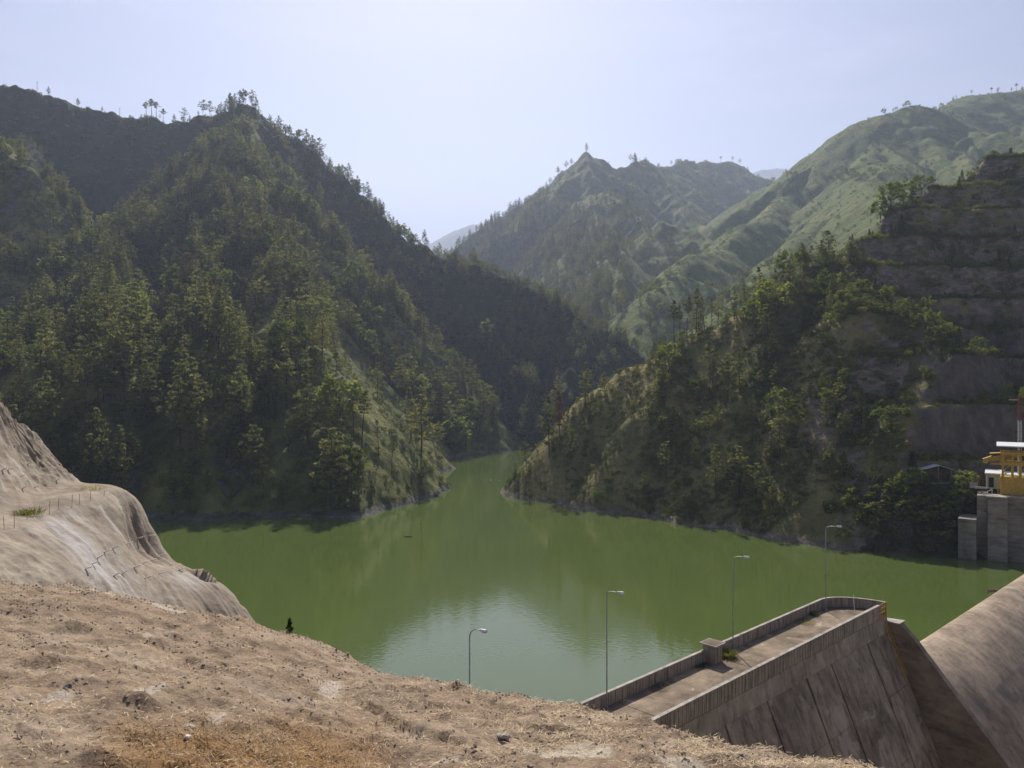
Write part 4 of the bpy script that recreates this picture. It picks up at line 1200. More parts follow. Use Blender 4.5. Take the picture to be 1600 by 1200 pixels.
for px, hp, key, lab in [(1165, 40, 'pine_a', "pine on the right hill crest between the bare pines and the flat tree"), (1195, 30, 'broad', "leafy tree on the right hill crest left of the flat-topped tree"),
                         (1222, 26, 'broad_b', "low leafy tree on the crest just below the flat-topped tree")]:
    crest_tree(key, px, 0, hp, lab, RIGHT, cat="tree", wide=1.2, name="pine_tree" if key[0] == 'p' else "leafy_tree")
tree_px('flat', 1275, 422, 400, "flat-topped green tree on the shoulder of the rock cut", name="leafy_tree", own=RIGHT, wide=1.2)
tree_px('flat', 1265, 474, 455, "low spreading green tree under the flat-topped tree", name="leafy_tree", own=RIGHT, wide=1.3)
tree_px('broad', 1215, 500, 440, "dense dark leafy tree on the crest above the rock face", name="leafy_tree", own=RIGHT, wide=1.2)
for px, hp, key, lab in [(1392, 46, 'broad', "dense leafy tree on the upper shoulder left of the high bench"), (1412, 44, 'broad_b', "leafy tree at the left end of the upper rock bench"),
                         (1440, 36, 'broad', "broad leafy tree below the reddish top of the rock cut"), (1376, 34, 'broad_b', "small leafy tree at the far left of the upper shoulder")]:
    crest_tree(key, px, 0, hp, lab, RIGHT, name="leafy_tree", cat="tree", wide=1.2)
tree_px('spruce', 1408, 372, 336, "small conical pine on the upper bench of the rock cut", own=RIGHT, cat="pine")
tree_px('spruce', 1350, 462, 441, "tiny conical pine on the dark middle bench", own=RIGHT, cat="pine")
tree_px('spruce', 1346, 668, 608, "slim young pine in front of the pale cracked rock", own=RIGHT, cat="pine", wide=.9)
tree_px('spruce', 1355, 690, 636, "second slim young pine low in front of the pale rock", own=RIGHT, cat="pine", wide=.9)
tree_px('spruce', 1318, 745, 705, "round young pine by itself low on the dark right slope", own=RIGHT, cat="pine", wide=1.3)
tree_px('spruce', 1198, 766, 740, "small bright pine near the water on the dark right slope", own=RIGHT, cat="pine", wide=1.2)
tree_px('pine_b', 745, 632, 588, "lone round pine against the dark gorge wall, upper of two", own=HILL, cat="pine", dmin=440)
tree_px('pine_c', 722, 592, 552, "slim pine on the farther lit spur by the gorge", own=HILL, cat="pine", dmin=400)
tree_px('pine_d', 762, 560, 500, "tall pine rising in front of the shaded gorge wall", own=MTN, cat="pine")
for px, yb, yt, key, lab in [(226, 668, 566, 'pine_a', "big ragged pine above the sprayed concrete bench, sunlit on top"), (288, 640, 552, 'pine_c', "tall narrow pine right of the big ragged pine"),
        (382, 700, 610, 'pine_a', "tall rounded pine in the dark hollow at the middle of the hill foot"), (62, 675, 596, 'pine_e', "sunlit pine at the far left above the sprayed concrete"),
        (140, 600, 520, 'pine_b', "broad pine left of the big ragged pine"), (205, 520, 444, 'pine_b', "large pine with drooping sides on the upper left slope"),
        (85, 690, 600, 'pine_e', "pine with layered crown just beyond the sprayed concrete slope"), (480, 690, 590, 'pine_c', "tall pine on the lower ridge above the headland"),
        (565, 700, 612, 'bare', "bare-stemmed pine on the sunny grass near the headland, right one"), (553, 690, 610, 'bare_b', "bare-stemmed pine on the sunny grass near the headland, left one"),
        (525, 770, 680, 'pine_b', "spreading pine on the lowest spur at the headland"), (592, 716, 660, 'bare_b', "slender pine on the sunny slope above the shore"),
        (612, 742, 690, 'bare', "small bare-stemmed pine near the water on the sunny slope"), (430, 660, 590, 'pine_e', "pine in the shade left of the lower ridge")]:
    tree_px(key, px, yb, yt, lab, own=HILL, cat="pine")

# ---- the woods: random stands, density by mountain
def cand(n, pxr, dr, seed):
    r = np.random.default_rng(seed)
    u = (r.uniform(*pxr, n)-800)/F
    D = np.sqrt(r.uniform(dr[0]**2, dr[1]**2, n))
    x = u*D; z = ground(x, D); ow = near_of(x, D, owner); sl = near_of(x, D, SL)
    hor = near_of(x, D, HOR)
    return x, D, z, ow, sl, hor, u*F+800
TX = []; 
def stand(n, pxr, dr, own, seed, hrange, dens, keys, wts):
    x, y, z, ow, sl, hor, px = cand(n, pxr, dr, seed)
    r = np.random.default_rng(seed+500)
    h = hrange[0]+(hrange[1]-hrange[0])*r.random(n)**1.3
    py = 600-(z-EYE)/y*F
    d = dens(x, y, z, px, py, sl)
    ok = (ow == own) & (z > 1.2) & ((z+h-EYE)/y > hor-.004) & (r.random(n) < d) & (sl < 2.6)
    ks = r.choice(len(keys), n, p=np.array(wts)/sum(wts))
    for i in np.nonzero(ok)[0]:
        if own == MTN and px[i] < 340:
            if r.random() < .45 or (py[i] < 225 and r.random() < .7): continue
            h[i] *= .6
        if own == RIGHT and px[i] < 1010: h[i] *= .6
        TX.append((x[i], y[i], z[i], h[i]*(0.55 if r.random() < .22 else 1), keys[ks[i]], own, px[i], py[i]))
clump = lambda x, y, s, k: sstep(-.35, .35, fbm(x/s, y/s, 2, k))
PK = ['pine_a','pine_b','pine_c','pine_d','pine_e']
def d_hill(x, y, z, px, py, sl):
    d = .28+.85*sstep(-.2, .3, fbm(x/42, y/42, 2, 101))
    sunny = sstep(0, 26, px-(505+(py-560)*.22)) * sstep(460, 560, py)      # open grass above the headland shore
    sunny = np.maximum(sunny, sstep(600, 640, px)*sstep(480, 540, py)*.75)
    return d*(1-.93*sunny*(y < 420))*(1-.85*((px < 72) & (py > 200) & (py < 420)))
stand(30000, (-250, 780), (215, 640), HILL, 201, (6, 23), lambda *a: .27*d_hill(*a), PK+['broad','dead'], [3,2,3,1.5,3,.7,.25])
stand(42000, (-250, 1050), (430, 800), MTN, 202, (8, 17), lambda x,y,z,px,py,sl: .19*(.15+.9*sstep(-.15,.3,fbm(x/48,y/48,2,102)))*(1-.65*sstep(0,1,np.exp(-((px-190)/130)**2-((py-300)/90)**2)*1.4)), PK, [3,1,4,1,3])
stand(9000, (800, 1330), (205, 330), RIGHT, 203, (5, 14), lambda x,y,z,px,py,sl: .075*(.15+.85*clump(x,y,22,103))*(1-.93*sstep(0,1,2.4*np.exp(-((px-915)/95)**2-((py-660)/95)**2))), PK+['broad','broad_b'], [2,1.5,2,2,2,1.5,1.5])
stand(7000, (1290, 1900), (190, 345), RIGHT, 204, (2.5, 7), lambda x,y,z,px,py,sl: .12*clump(x,y,14,104)*(sl < 1.3), ['spruce','broad_b','broad'], [1,1.2,1])
stand(90000, (640, 1010), (560, 2000), MID, 205, (11, 21), lambda x,y,z,px,py,sl: .20*(.4+.6*clump(x,y,90,105))*(1-sstep(925, 985, px+20*gnoise(x/40,y/40,7))*.85)*(1-sstep(0,1,1.8*np.exp(-((px-905)/62)**2-((py-280)/46)**2))), PK, [3,1,4,1,3])
stand(22000, (960, 1300), (540, 2400), MID, 206, (6, 13), lambda x,y,z,px,py,sl: .07*clump(x,y,80,106), ['broad','pine_c','broad_b','pine_a'], [1,1,1,1])
stand(40000, (990, 1750), (430, 1500), GRASS, 207, (5, 11), lambda x,y,z,px,py,sl: .05*sstep(.1,.8,fbm(x/90,y/90,3,107))+.30*sstep(380,480,py)*clump(x,y,30,108)*(px<1250)+.25*np.exp(-((px-1315)/40)**2-((py-275)/8)**2), ['broad','pine_c','broad_b','pine_a'], [2,1,2,1])
# pines that line the descending crest against the sky
r_ = np.random.default_rng(77)
for px in np.arange(130, 1000, 4.0):
    px = px+r_.uniform(-2, 2)
    if px < 420 and r_.random() < .85: continue
    u = (px-800)/F; j = int(round((u-uu[0])/(uu[1]-uu[0])))
    a = np.where(owner[:, j] == MTN, ANG[:, j], -9); k = int(a.argmax())
    if owner[k, j] != MTN: continue
    h = (r_.uniform(5, 11) if r_.random() < .85 else r_.uniform(10, 14)) if px > 420 else r_.uniform(3, 6)
    kk = k-int(r_.integers(0, 4))
    TX.append((u*dd[kk], dd[kk], Z[kk, j], h, ['pine_a','pine_b','pine_e','pine_d','broad'][int(r_.integers(0, 5))], MTN, px, 0))
for px in np.arange(742, 835, 6.0):
    u = (px+r_.uniform(-2,2)-800)/F; j = int(round((u-uu[0])/(uu[1]-uu[0])))
    a = np.where(owner[:, j] == MID, ANG[:, j], -9); k = int(a.argmax())
    TX.append((u*dd[k], dd[k], Z[k, j], r_.uniform(5, 11), PK[int(r_.integers(0, 5))], MID, px, 0))
# keep everything clear of the works on the right bank
TX = [t for t in TX if not (t[6] > 1395 and t[1] < 205)]
N_SINGLE = sum(1 for o in COL.objects if o.get('category') in ('pine', 'tree', 'dead pine'))
order = sorted(range(len(TX)), key=lambda i: -(TX[i][3]/TX[i][1]) if -20 < TX[i][6] < 1620 else 9)
ispine = lambda k: k[0] == 'p' or k.startswith('bare')
CROWN = {'pine_a': "round-topped", 'pine_b': "broad open-crowned", 'pine_c': "narrow", 'pine_d': "high-crowned", 'pine_e': "low-branched"}
def where(own, px, py):
    if own == HILL:
        zx = "at the far left" if px < 110 else "over the concrete" if px < 260 else "by the hollow" if px < 390 else "on the middle spur" if px < 520 else "above the headland"
        zy = "low" if py > 640 else "half-way up" if py > 520 else "high"
        return "%s %s" % (zy, zx), "pines on the wooded hill"
    if own == RIGHT:
        if px > 1290: return "on the rock cut, %s" % ("upper benches" if py < 420 else "middle benches" if py < 560 else "lower part"), "small trees on the rock cut"
        zx = "tip" if px < 960 else "middle" if px < 1120 else "rock side"
        zy = "by the water" if py > 700 else "mid slope" if py > 590 else "near the crest"
        return "on the right hill %s, %s" % (zx, zy), "trees on the slope of the right hill"
    return "in the shaded wood behind the wooded hill", "pines on the shaded mountain"
single = set(); todo = []
for i in order:
    x, y, z, h, key, own, px, py = TX[i]
    if len(single) >= 262: break
    if own not in (HILL, RIGHT, MTN): continue
    nm = "pine_tree" if ispine(key) else "dead_pine" if key == 'dead' else "young_pine" if key == 'spruce' else "leafy_tree"
    pl, grp_ = where(own, px, py)
    hp = h/y*F
    size = "tall" if hp > 58 else "medium" if hp > 42 else "short"
    kind = (CROWN.get(key, "")+" pine").strip() if nm == "pine_tree" else "brown dead pine" if nm == "dead_pine" else "conical young pine" if nm == "young_pine" else "leafy tree"
    todo.append((px, i, nm, "%s %s %s" % (size, kind, pl), grp_)); single.add(i)
todo.sort()
tot = {}
for t in todo: tot[t[3]] = tot.get(t[3], 0)+1
ORDW = ["first", "second", "third", "fourth", "fifth", "sixth", "seventh", "eighth", "ninth", "tenth", "eleventh", "twelfth", "thirteenth", "fourteenth", "fifteenth", "sixteenth", "seventeenth", "eighteenth"]
cnt = {}
for px, i, nm, lab, grp_ in todo:
    n = tot[lab]; k = cnt.get(lab, 0); cnt[lab] = k+1
    if n == 2: lab2 = lab+(", the left one" if k == 0 else ", the right one")
    elif n > 2: lab2 = lab+(", leftmost" if k == 0 else ", rightmost" if k == n-1 else ", %s from left" % ORDW[min(k, 17)])
    else: lab2 = lab
    x, y, z, h, key, own, _, _ = TX[i]
    place_tree(key, x, y, z, h, lab2, "pine" if nm != "leafy_tree" else "tree", nm, grp_, float(r_.uniform(0, 6.28)), float(r_.uniform(.75, 1.1)))

# ---- the rest of the woods as instanced stuff
protos = bpy.data.collections.new("tree_library")
def lib(coll, keys):
    for k_, key in enumerate(keys):
        base, (tk, cr) = PROTO[key]
        nvt, nvc = len(tk.vertices), len(cr.vertices)
        bm = bmesh.new(); bm.from_mesh(tk)
        for f in bm.faces: f.material_index = 0
        n0 = len(bm.faces); bm.from_mesh(cr)
        bm.faces.ensure_lookup_table()
        for f in bm.faces[n0:]: f.material_index = 1
        me = bpy.data.meshes.new("wood_tree"); bm.to_mesh(me); bm.free()
        me.materials.append(tk.materials[0]); me.materials.append(cr.materials[0])
        coll.objects.link(bpy.data.objects.new("kind_%02d" % k_, me))
LK = ['pine_a','pine_b','pine_c','pine_d','pine_e','broad','broad_b','spruce','dead']
lib(protos, LK)
bushes = bpy.data.collections.new("bush_library")
lib(bushes, ['bush','bush_b'])
def scatter(name, coll, pts, scl, rot, idx):
    me = bpy.data.meshes.new(name)
    me.vertices.add(len(pts)); me.vertices.foreach_set('co', np.asarray(pts, np.float32).ravel())
    for an, av in (('sc', scl), ('rz', rot)):
        a = me.attributes.new(an, 'FLOAT', 'POINT'); a.data.foreach_set('value', np.asarray(av, np.float32))
    a = me.attributes.new('kd', 'INT', 'POINT'); a.data.foreach_set('value', np.asarray(idx, np.int32))
    o = link_mesh(name, me)
    g = bpy.data.node_groups.new(name+"_nodes", 'GeometryNodeTree')
    g.interface.new_socket("Geometry", in_out='INPUT', socket_type='NodeSocketGeometry')
    g.interface.new_socket("Geometry", in_out='OUTPUT', socket_type='NodeSocketGeometry')
    gi = g.nodes.new('NodeGroupInput'); go = g.nodes.new('NodeGroupOutput')
    ip = g.nodes.new('GeometryNodeInstanceOnPoints'); ci = g.nodes.new('GeometryNodeCollectionInfo')
    ci.inputs['Collection'].default_value = coll
    ci.inputs['Separate Children'].default_value = True; ci.inputs['Reset Children'].default_value = True
    def at(nm, ty):
        n = g.nodes.new('GeometryNodeInputNamedAttribute'); n.data_type = ty; n.inputs['Name'].default_value = nm; return n
    s, r, k = at('sc', 'FLOAT'), at('rz', 'FLOAT'), at('kd', 'INT')
    cx = g.nodes.new('ShaderNodeCombineXYZ'); g.links.new(r.outputs['Attribute'], cx.inputs['Z'])
    g.links.new(gi.outputs[0], ip.inputs['Points']); g.links.new(ci.outputs[0], ip.inputs['Instance'])
    ip.inputs['Pick Instance'].default_value = True
    g.links.new(k.outputs['Attribute'], ip.inputs['Instance Index'])
    g.links.new(cx.outputs[0], ip.inputs['Rotation']); g.links.new(s.outputs['Attribute'], ip.inputs['Scale'])
    g.links.new(ip.outputs[0], go.inputs[0])
    md = o.modifiers.new("scatter", 'NODES'); md.node_group = g
    return tag(o, kind='stuff')
for nm, owns in (("hill_forest", (HILL,)), ("mountain_forest", (MTN,)), ("rocky_hill_woods", (RIGHT,)), ("peak_forest", (MID,)), ("meadow_woods", (GRASS,))):
    T = [t for i, t in enumerate(TX) if i not in single and t[5] in owns]
    if not T: continue
    sc = [t[3]/PROTO[t[4]][0] for t in T]
    scatter(nm, protos, [(t[0], t[1], t[2]-.3) for t in T], sc, r_.uniform(0, 6.28, len(T)), [LK.index(t[4]) for t in T])
print("trees", len(TX), "single", len(single), "named", N_SINGLE)
# ---- scrub that roughens the open ground
BX_ = []
def scrub(n, pxr, dr, own, seed, srange, dens):
    x, y, z, ow, sl, hor, px = cand(n, pxr, dr, seed)
    r = np.random.default_rng(seed+900)
    py = 600-(z-EYE)/y*F
    s = srange[0]+(srange[1]-srange[0])*r.random(n)**2
    ok = (ow == own) & (z > .6) & ((z+s-EYE)/y > hor-.003) & (r.random(n) < dens(x, y, z, px, py, sl))
    i = np.nonzero(ok)[0]
    BX_.append((x[i], y[i], z[i], s[i], r.uniform(0, 6.28, len(i)), r.choice(2, len(i), p=[.65,.35])))
scrub(90000, (-250, 780), (215, 600), HILL, 301, (.3, 2.2), lambda x,y,z,px,py,sl: (.12+.5*clump(x,y,12,201))*np.where((px > 505+(py-560)*.22) & (y < 420), .4, 1))
scrub(26000, (-250, 1050), (430, 760), MTN, 302, (1.0, 3.6), lambda x,y,z,px,py,sl: .5*clump(x,y,18,202))
scrub(52000, (790, 1320), (200, 330), RIGHT, 303, (.3, 1.6), lambda x,y,z,px,py,sl: (.15+.45*clump(x,y,9,203))*np.where(px < 1010, .45, 1))
scrub(30000, (1290, 1900), (185, 345), RIGHT, 304, (.5, 2.6), lambda x,y,z,px,py,sl: .9*np.where(sl < .8, 1, .45*clump(x,y,10,204))*np.where((px > 1430) & (py > 560), .35, 1))
scrub(40000, (640, 1300), (540, 2400), MID, 305, (1.5, 4.6), lambda x,y,z,px,py,sl: .35*clump(x,y,40,205))
scrub(60000, (980, 1750), (430, 1500), GRASS, 306, (.8, 3.4), lambda x,y,z,px,py,sl: .03+.30*sstep(.1,.8,fbm(x/70,y/70,3,206)))
scrub(9000, (-250, 120), (360, 560), GRASS, 308, (.5, 2.6), lambda x,y,z,px,py,sl: .5*clump(x,y,12,208))
scrub(5000, (1290, 1900), (170, 215), LEDGE, 307, (.5, 1.8), lambda x,y,z,px,py,sl: .8*clump(x,y,7,207)*(px < 1500)*np.where(z > 14, .25, 1))
cat_ = lambda k: np.concatenate([b_[k] for b_ in BX_])
scatter("undergrowth", bushes, np.stack([cat_(0), cat_(1), cat_(2)-.1], 1), cat_(3)/3.0, cat_(4), cat_(5))
print("scrub", len(cat_(0)))
# ------------------------------------------------------------------ intake works on the right bank
def grp(name, loc, label, cat, group=None):
    e = empty(name, loc); return tag(e, label, cat, group)
# the works stand square to the far bank: turned about the intake deck
WA = math.atan2(760.0, 1200.0); WC = (112.4, 175.5); WANCH = {}
def turn(v, ya):
    a = (v[0]-ya*.6404)*.845; b_ = v[1]-WC[1]
    return (WC[0]+a*math.cos(WA)+b_*math.sin(WA), WC[1]-a*math.sin(WA)+b_*math.cos(WA), v[2])
def anchor_of(o):
    while o is not None:
        if o.name in WANCH: return WANCH[o.name]
        o = o.parent
    return None
def wpart(parent, name, mat, boxes=(), tubes=(), hexas=()):
    q = MB()
    for b_ in boxes: q.box(*b_)
    for t_ in tubes: q.tube(*t_)
    for h_ in hexas: q.hexa(h_)
    ya = anchor_of(parent)
    if ya: q.v = [turn(v, ya) for v in q.v]
    return part(q, name, mat, parent)
it = grp("intake_structure", (112, 175, 0), "grey concrete intake block with a raised pillar standing in the water at the right", "concrete structure"); WANCH[it.name] = 171.9
wpart(it, "pillar", C_GREY, [(106.4,171.6,-6,110.9,176,14.35)])
wpart(it, "pillar_top", C_CAP, [(106.1,171.4,14.353,111.1,176.2,14.62)])
for k in range(8):
    z0 = -6+k*2.55
    wpart(it, "wall_lift", C_GREY, [(110.95,173.4+random.uniform(-.03,.03),z0,136,186,min(14.3, z0+2.5))])
    if z0 < 13: wpart(it, "wall_lift", C_GREY, [(103.9,173.9+random.uniform(-.03,.03),z0,106.35,186,min(15.6, z0+2.5))])
wpart(it, "deck_edge", C_CAP, [(110.95,173.1,14.32,136,186,14.66)])
for k in range(5):
    z0 = -6+k*3.05
    wpart(it, "lower_wall", C_GREY, [(99.6,170.6+random.uniform(-.03,.03),z0,103.85,179,z0+3.0)])
wpart(it, "joint_pilaster", C_GREY, [(101.0,170.3,-6,101.35,170.55,8.9)])
wpart(it, "bracket", M_WHITE, tubes=[([(105.2,172.4,14.9),(107.4,172.0,16.2)],.09,6), ([(107.4,172.0,14.7),(107.4,172.0,16.3)],.09,6), ([(105.2,172.4,14.85),(108.8,171.9,14.85)],.07,6)])
wpart(it, "low_parapet", C_CAP, [(103.4,176,15.65,106.3,176.4,16.1),(102.0,179,15.4,104.0,179.5,16.6)])
# yellow gantry crane
gz = 14.67; yg = 176.0
gc = grp("gantry_crane", (115, yg, gz), "yellow steel gantry machine with a white flat roof on the intake deck", "gantry crane"); WANCH[gc.name] = 176.0
def gx(px, D=yg): return (px-800)/F*D
def gzp(py, D=yg): return EYE+(600-py)/F*D
wpart(gc, "machine_body", M_YEL, [(gx(1563),yg,gz+.05,gx(1680),yg+5,gzp(745))])
for px in (1568, 1588, 1610, 1634, 1658):
    wpart(gc, "body_rib", M_YEL, [(gx(px)-.09,yg-.12,gz+.05,gx(px)+.09,yg-.003,gzp(745))])
wpart(gc, "lower_rail", M_YEL, [(gx(1562),yg-.16,gzp(764),gx(1680),yg-.005,gzp(761))])
for px in (1567, 1582, 1594, 1622, 1650):
    for dy in (0.3, 4.6):
        wpart(gc, "column", M_YEL, [(gx(px)-.28,yg+dy-.25,gzp(745)+.003,gx(px)+.28,yg+dy+.25,gzp(707))])
for zz0, zz1, nm in ((727, 722, "cross_beam"), (711, 706, "top_girder")):
    for dy in (.0, 4.3):
        wpart(gc, nm, M_YEL, [(gx(1563),yg+dy-.1,gzp(zz0),gx(1690),yg+dy+.5,gzp(zz1))])
for px in (1567, 1594, 1622):
    wpart(gc, "diagonal_brace", M_YEL, tubes=[([(gx(px),yg+.1,gzp(722)),(gx(px+22),yg+.1,gzp(711))],.11,5)])
    wpart(gc, "arch_brace", M_YEL, tubes=[([(gx(px),yg+.1,gzp(741)),(gx(px+5),yg+.1,gzp(731)),(gx(px+10),yg+.1,gzp(728))],.14,5)])
wpart(gc, "boom", M_YEL, hexas=[[(gx(1537),yg+1.2,gzp(724)),(gx(1590),yg+1.2,gzp(716)),(gx(1590),yg+2.8,gzp(716)),(gx(1537),yg+2.8,gzp(724)),
                               (gx(1538),yg+1.2,gzp(718)),(gx(1590),yg+1.2,gzp(708)),(gx(1590),yg+2.8,gzp(708)),(gx(1538),yg+2.8,gzp(718))]])
wpart(gc, "boom_flange", M_YEL, hexas=[[(gx(1546),yg+.9,gzp(711)),(gx(1592),yg+.9,gzp(707)),(gx(1592),yg+3.1,gzp(707)),(gx(1546),yg+3.1,gzp(711)),
                               (gx(1546),yg+.9,gzp(709.6)),(gx(1592),yg+.9,gzp(705.4)),(gx(1592),yg+3.1,gzp(705.4)),(gx(1546),yg+3.1,gzp(709.6))]])
wpart(gc, "boom_tip", M_YEL, hexas=[[(gx(1535),yg+1.0,gzp(724.5)),(gx(1542),yg+1.0,gzp(726)),(gx(1542),yg+3.0,gzp(726)),(gx(1535),yg+3.0,gzp(724.5)),
                               (gx(1535),yg+1.0,gzp(719)),(gx(1550),yg+1.0,gzp(713.6)),(gx(1550),yg+3.0,gzp(713.6)),(gx(1535),yg+3.0,gzp(719))]])
wpart(gc, "walkway", M_YEL, [(gx(1547),yg+.6,gzp(727),gx(1564),yg+2.6,gzp(725.4))])
for px in (1548, 1555, 1562):
    wpart(gc, "rail_post", M_YEL, tubes=[([(gx(px),yg+.6,gzp(726)),(gx(px),yg+.6,gzp(720))],.04,5)])
for zz in (703, 700):
    wpart(gc, "top_rail", M_RUST, tubes=[([(gx(1563),yg,gzp(zz)),(gx(1690),yg,gzp(zz))],.06,5)])
for px in (1565, 1580, 1594, 1610, 1630):
    wpart(gc, "roof_post", M_RUST, tubes=[([(gx(px),yg+.3,gzp(706)),(gx(px),yg+.3,gzp(697))],.08,5)])
wpart(gc, "roof", M_WHITE, hexas=[[(gx(1557),yg-1.0,gzp(697.6)),(gx(1700),yg-1.0,gzp(697.6)),(gx(1700),yg+6,gzp(694.5)),(gx(1557),yg+6,gzp(694.5)),
                               (gx(1557),yg-1.0,gzp(696.2)),(gx(1700),yg-1.0,gzp(696.2)),(gx(1700),yg+6,gzp(693)),(gx(1557),yg+6,gzp(693))]])
lad = wpart(gc, "ladder", M_YEL, tubes=[([(gx(1559),yg-.4,gz),(gx(1559),yg-.4,gzp(742))],.06,5), ([(gx(1565),yg-.4,gz),(gx(1565),yg-.4,gzp(742))],.06,5)])
for k in range(8):
    zz = gz+.35+k*.5; wpart(lad, "rung", M_YEL, tubes=[([(gx(1559),yg-.4,zz),(gx(1565),yg-.4,zz)], .05, 5)])
# pale green cabin
cb = grp("cabin", (111.5, 184, 15.3), "small pale green cabin with a white roof left of the yellow machine", "cabin"); WANCH[cb.name] = 183.0
D_ = 183.0
wpart(cb, "cabin_wall", M_GREEN, [(gx(1542,D_),D_,15.0,gx(1566,D_),D_+5,gzp(741,D_))])
wpart(cb, "roof", M_WHITE, hexas=[[(gx(1539,D_),D_-.7,gzp(740.8,D_)),(gx(1570,D_),D_-.7,gzp(740.8,D_)),(gx(1570,D_),D_+5.6,gzp(738.6,D_)),(gx(1539,D_),D_+5.6,gzp(738.6,D_)),
                               (gx(1539,D_),D_-.7,gzp(739,D_)),(gx(1570,D_),D_-.7,gzp(739,D_)),(gx(1570,D_),D_+5.6,gzp(736.6,D_)),(gx(1539,D_),D_+5.6,gzp(736.6,D_))]])
wpart(cb, "door", M_DARK, [(gx(1545,D_),D_-.05,15.4,gx(1553,D_),D_-.004,gzp(746,D_))])
wpart(cb, "corner_post", M_WHITE, [(gx(1540.6,D_),D_-.06,15.0,gx(1542.6,D_),D_+.3,gzp(741.2,D_))])
sr = grp("roofed_store", (122, 187, 15.3), "white low roof seen through the legs of the yellow machine", "shed roof"); WANCH[sr.name] = 187.0
wpart(sr, "roof", M_WHITE, hexas=[[(118,186,gzp(741,186)),(134,186,gzp(741,186)),(134,192,gzp(736,192)),(118,192,gzp(736,192)),(118,186,gzp(739.6,186)),(134,186,gzp(739.6,186)),(134,192,gzp(734.6,192)),(118,192,gzp(734.6,192))]])
wpart(sr, "store_wall", M_GREEN, [(118.5,187,14.8,133.5,191.5,gzp(740.5,187))])
# open shed with a gabled sheet roof
sd = grp("open_shed", (gx(1460,192), 192, 15.3), "small open shed with a grey gabled sheet roof below the rock cut", "shed")
xa, xm, xb = gx(1432,192), gx(1462,192), gx(1486,192)
zr, ze = gzp(726,192), gzp(733.5,192)
for nm, x0, z0, x1, z1 in (("roof_sheet", xa, ze, xm, zr), ("roof_sheet", xm, zr, xb, ze)):
    wpart(sd, nm, M_ZINC, hexas=[[(x0,190.2,z0-.08),(x1,190.2,z1-.08),(x1+.5,197,z1-.08),(x0+.5,197,z0-.08),(x0,190.2,z0+.06),(x1,190.2,z1+.06),(x1+.5,197,z1+.06),(x0+.5,197,z0+.06)]])
for x0 in (xa+.6, xm, xb-.6):
    for y0 in (190.8, 196.2):
        wpart(sd, "post", M_STEEL, [(x0-.08,y0-.08,14.6,x0+.08,y0+.08,(zr if x0 == xm else ze+.2)-.1)])
wpart(sd, "back_wall", M_DARK, [(xa+.6,196.4,14.6,xb-.4,196.6,ze)])
wpart(sd, "floor_slab", C_CAP, [(xa+2.5,189.2,14.6,xb+1.2,196.9,15.55)])
# stacked timber and drums beside the cabin
for k, (px, w_, hh, mat, nm, lab) in enumerate([(1517, 1.5, 1.5, M_WOOD, "timber_crate", "brown timber crate left of the pale green cabin, nearest the bushes"), (1527, 1.3, 1.9, M_WOOD, "timber_crate", "taller brown timber crate beside the pale green cabin"),
                                 (1535, .8, 1.4, M_RUST, "steel_drum", "rusty drum standing at the corner of the pale green cabin")]):
    q = MB(); x0 = gx(px,186); z0 = 15.5
    e = grp(nm, (x0, 186, z0), lab, "crate" if "crate" in nm else "drum")
    if "crate" in nm:
        for j in range(5):
            wpart(e, "slat", mat, [(x0-w_/2,185.9,z0+j*hh/5,x0+w_/2,186.0,z0+(j+.82)*hh/5)])
        wpart(e, "box_core", M_DARK, [(x0-w_/2+.05,186.003,z0,x0+w_/2-.05,187.2,z0+hh)])
    else:
        wpart(e, "barrel", mat, tubes=[([(x0,186,z0),(x0,186,z0+hh)],.4,12)])
        for j in (0.33, .66): wpart(e, "hoop", mat, tubes=[([(x0,186,z0+hh*j-.03),(x0,186,z0+hh*j+.03)],.43,12)])
# lattice mast, red above and white below
ms = grp("lattice_mast", (gx(1592,184), 184, 15.3), "thin lattice mast, dull red above and white below, behind the yellow machine", "mast")
mx_ = gx(1592,184); hw = .36
zb, zs, zt = 15.2, gzp(657,184), gzp(616,184)
for z0, z1, mat, nm in ((zb, zs, M_MWH, "white_section"), (zs, zt, M_RED, "red_section")):
    legs = [(mx_-hw,184-hw),(mx_+hw,184-hw),(mx_,184+hw)]
    q = MB()
    for a in legs: q.tube([(a[0],a[1],z0),(a[0],a[1],z1)], .07, 5)
    sec = part(q, nm, mat, ms)
    n = int((z1-z0)/.75)
    for k in range(n):
        za = z0+(z1-z0)*k/n; zc = z0+(z1-z0)*(k+1)/n
        q = MB()
        for i in range(3):
            a, b_ = legs[i], legs[(i+1) % 3]
            q.tube([(a[0],a[1],za),(b_[0],b_[1],za)], .04, 4); q.tube([(a[0],a[1],za),(b_[0],b_[1],zc)], .035, 4)
        part(q, "bracing", mat, sec)
wpart(ms, "antenna_arm", M_MWH, tubes=[([(mx_,184,gzp(625,184)),(gx(1576,184),184,gzp(624.6,184))],.05,5)])

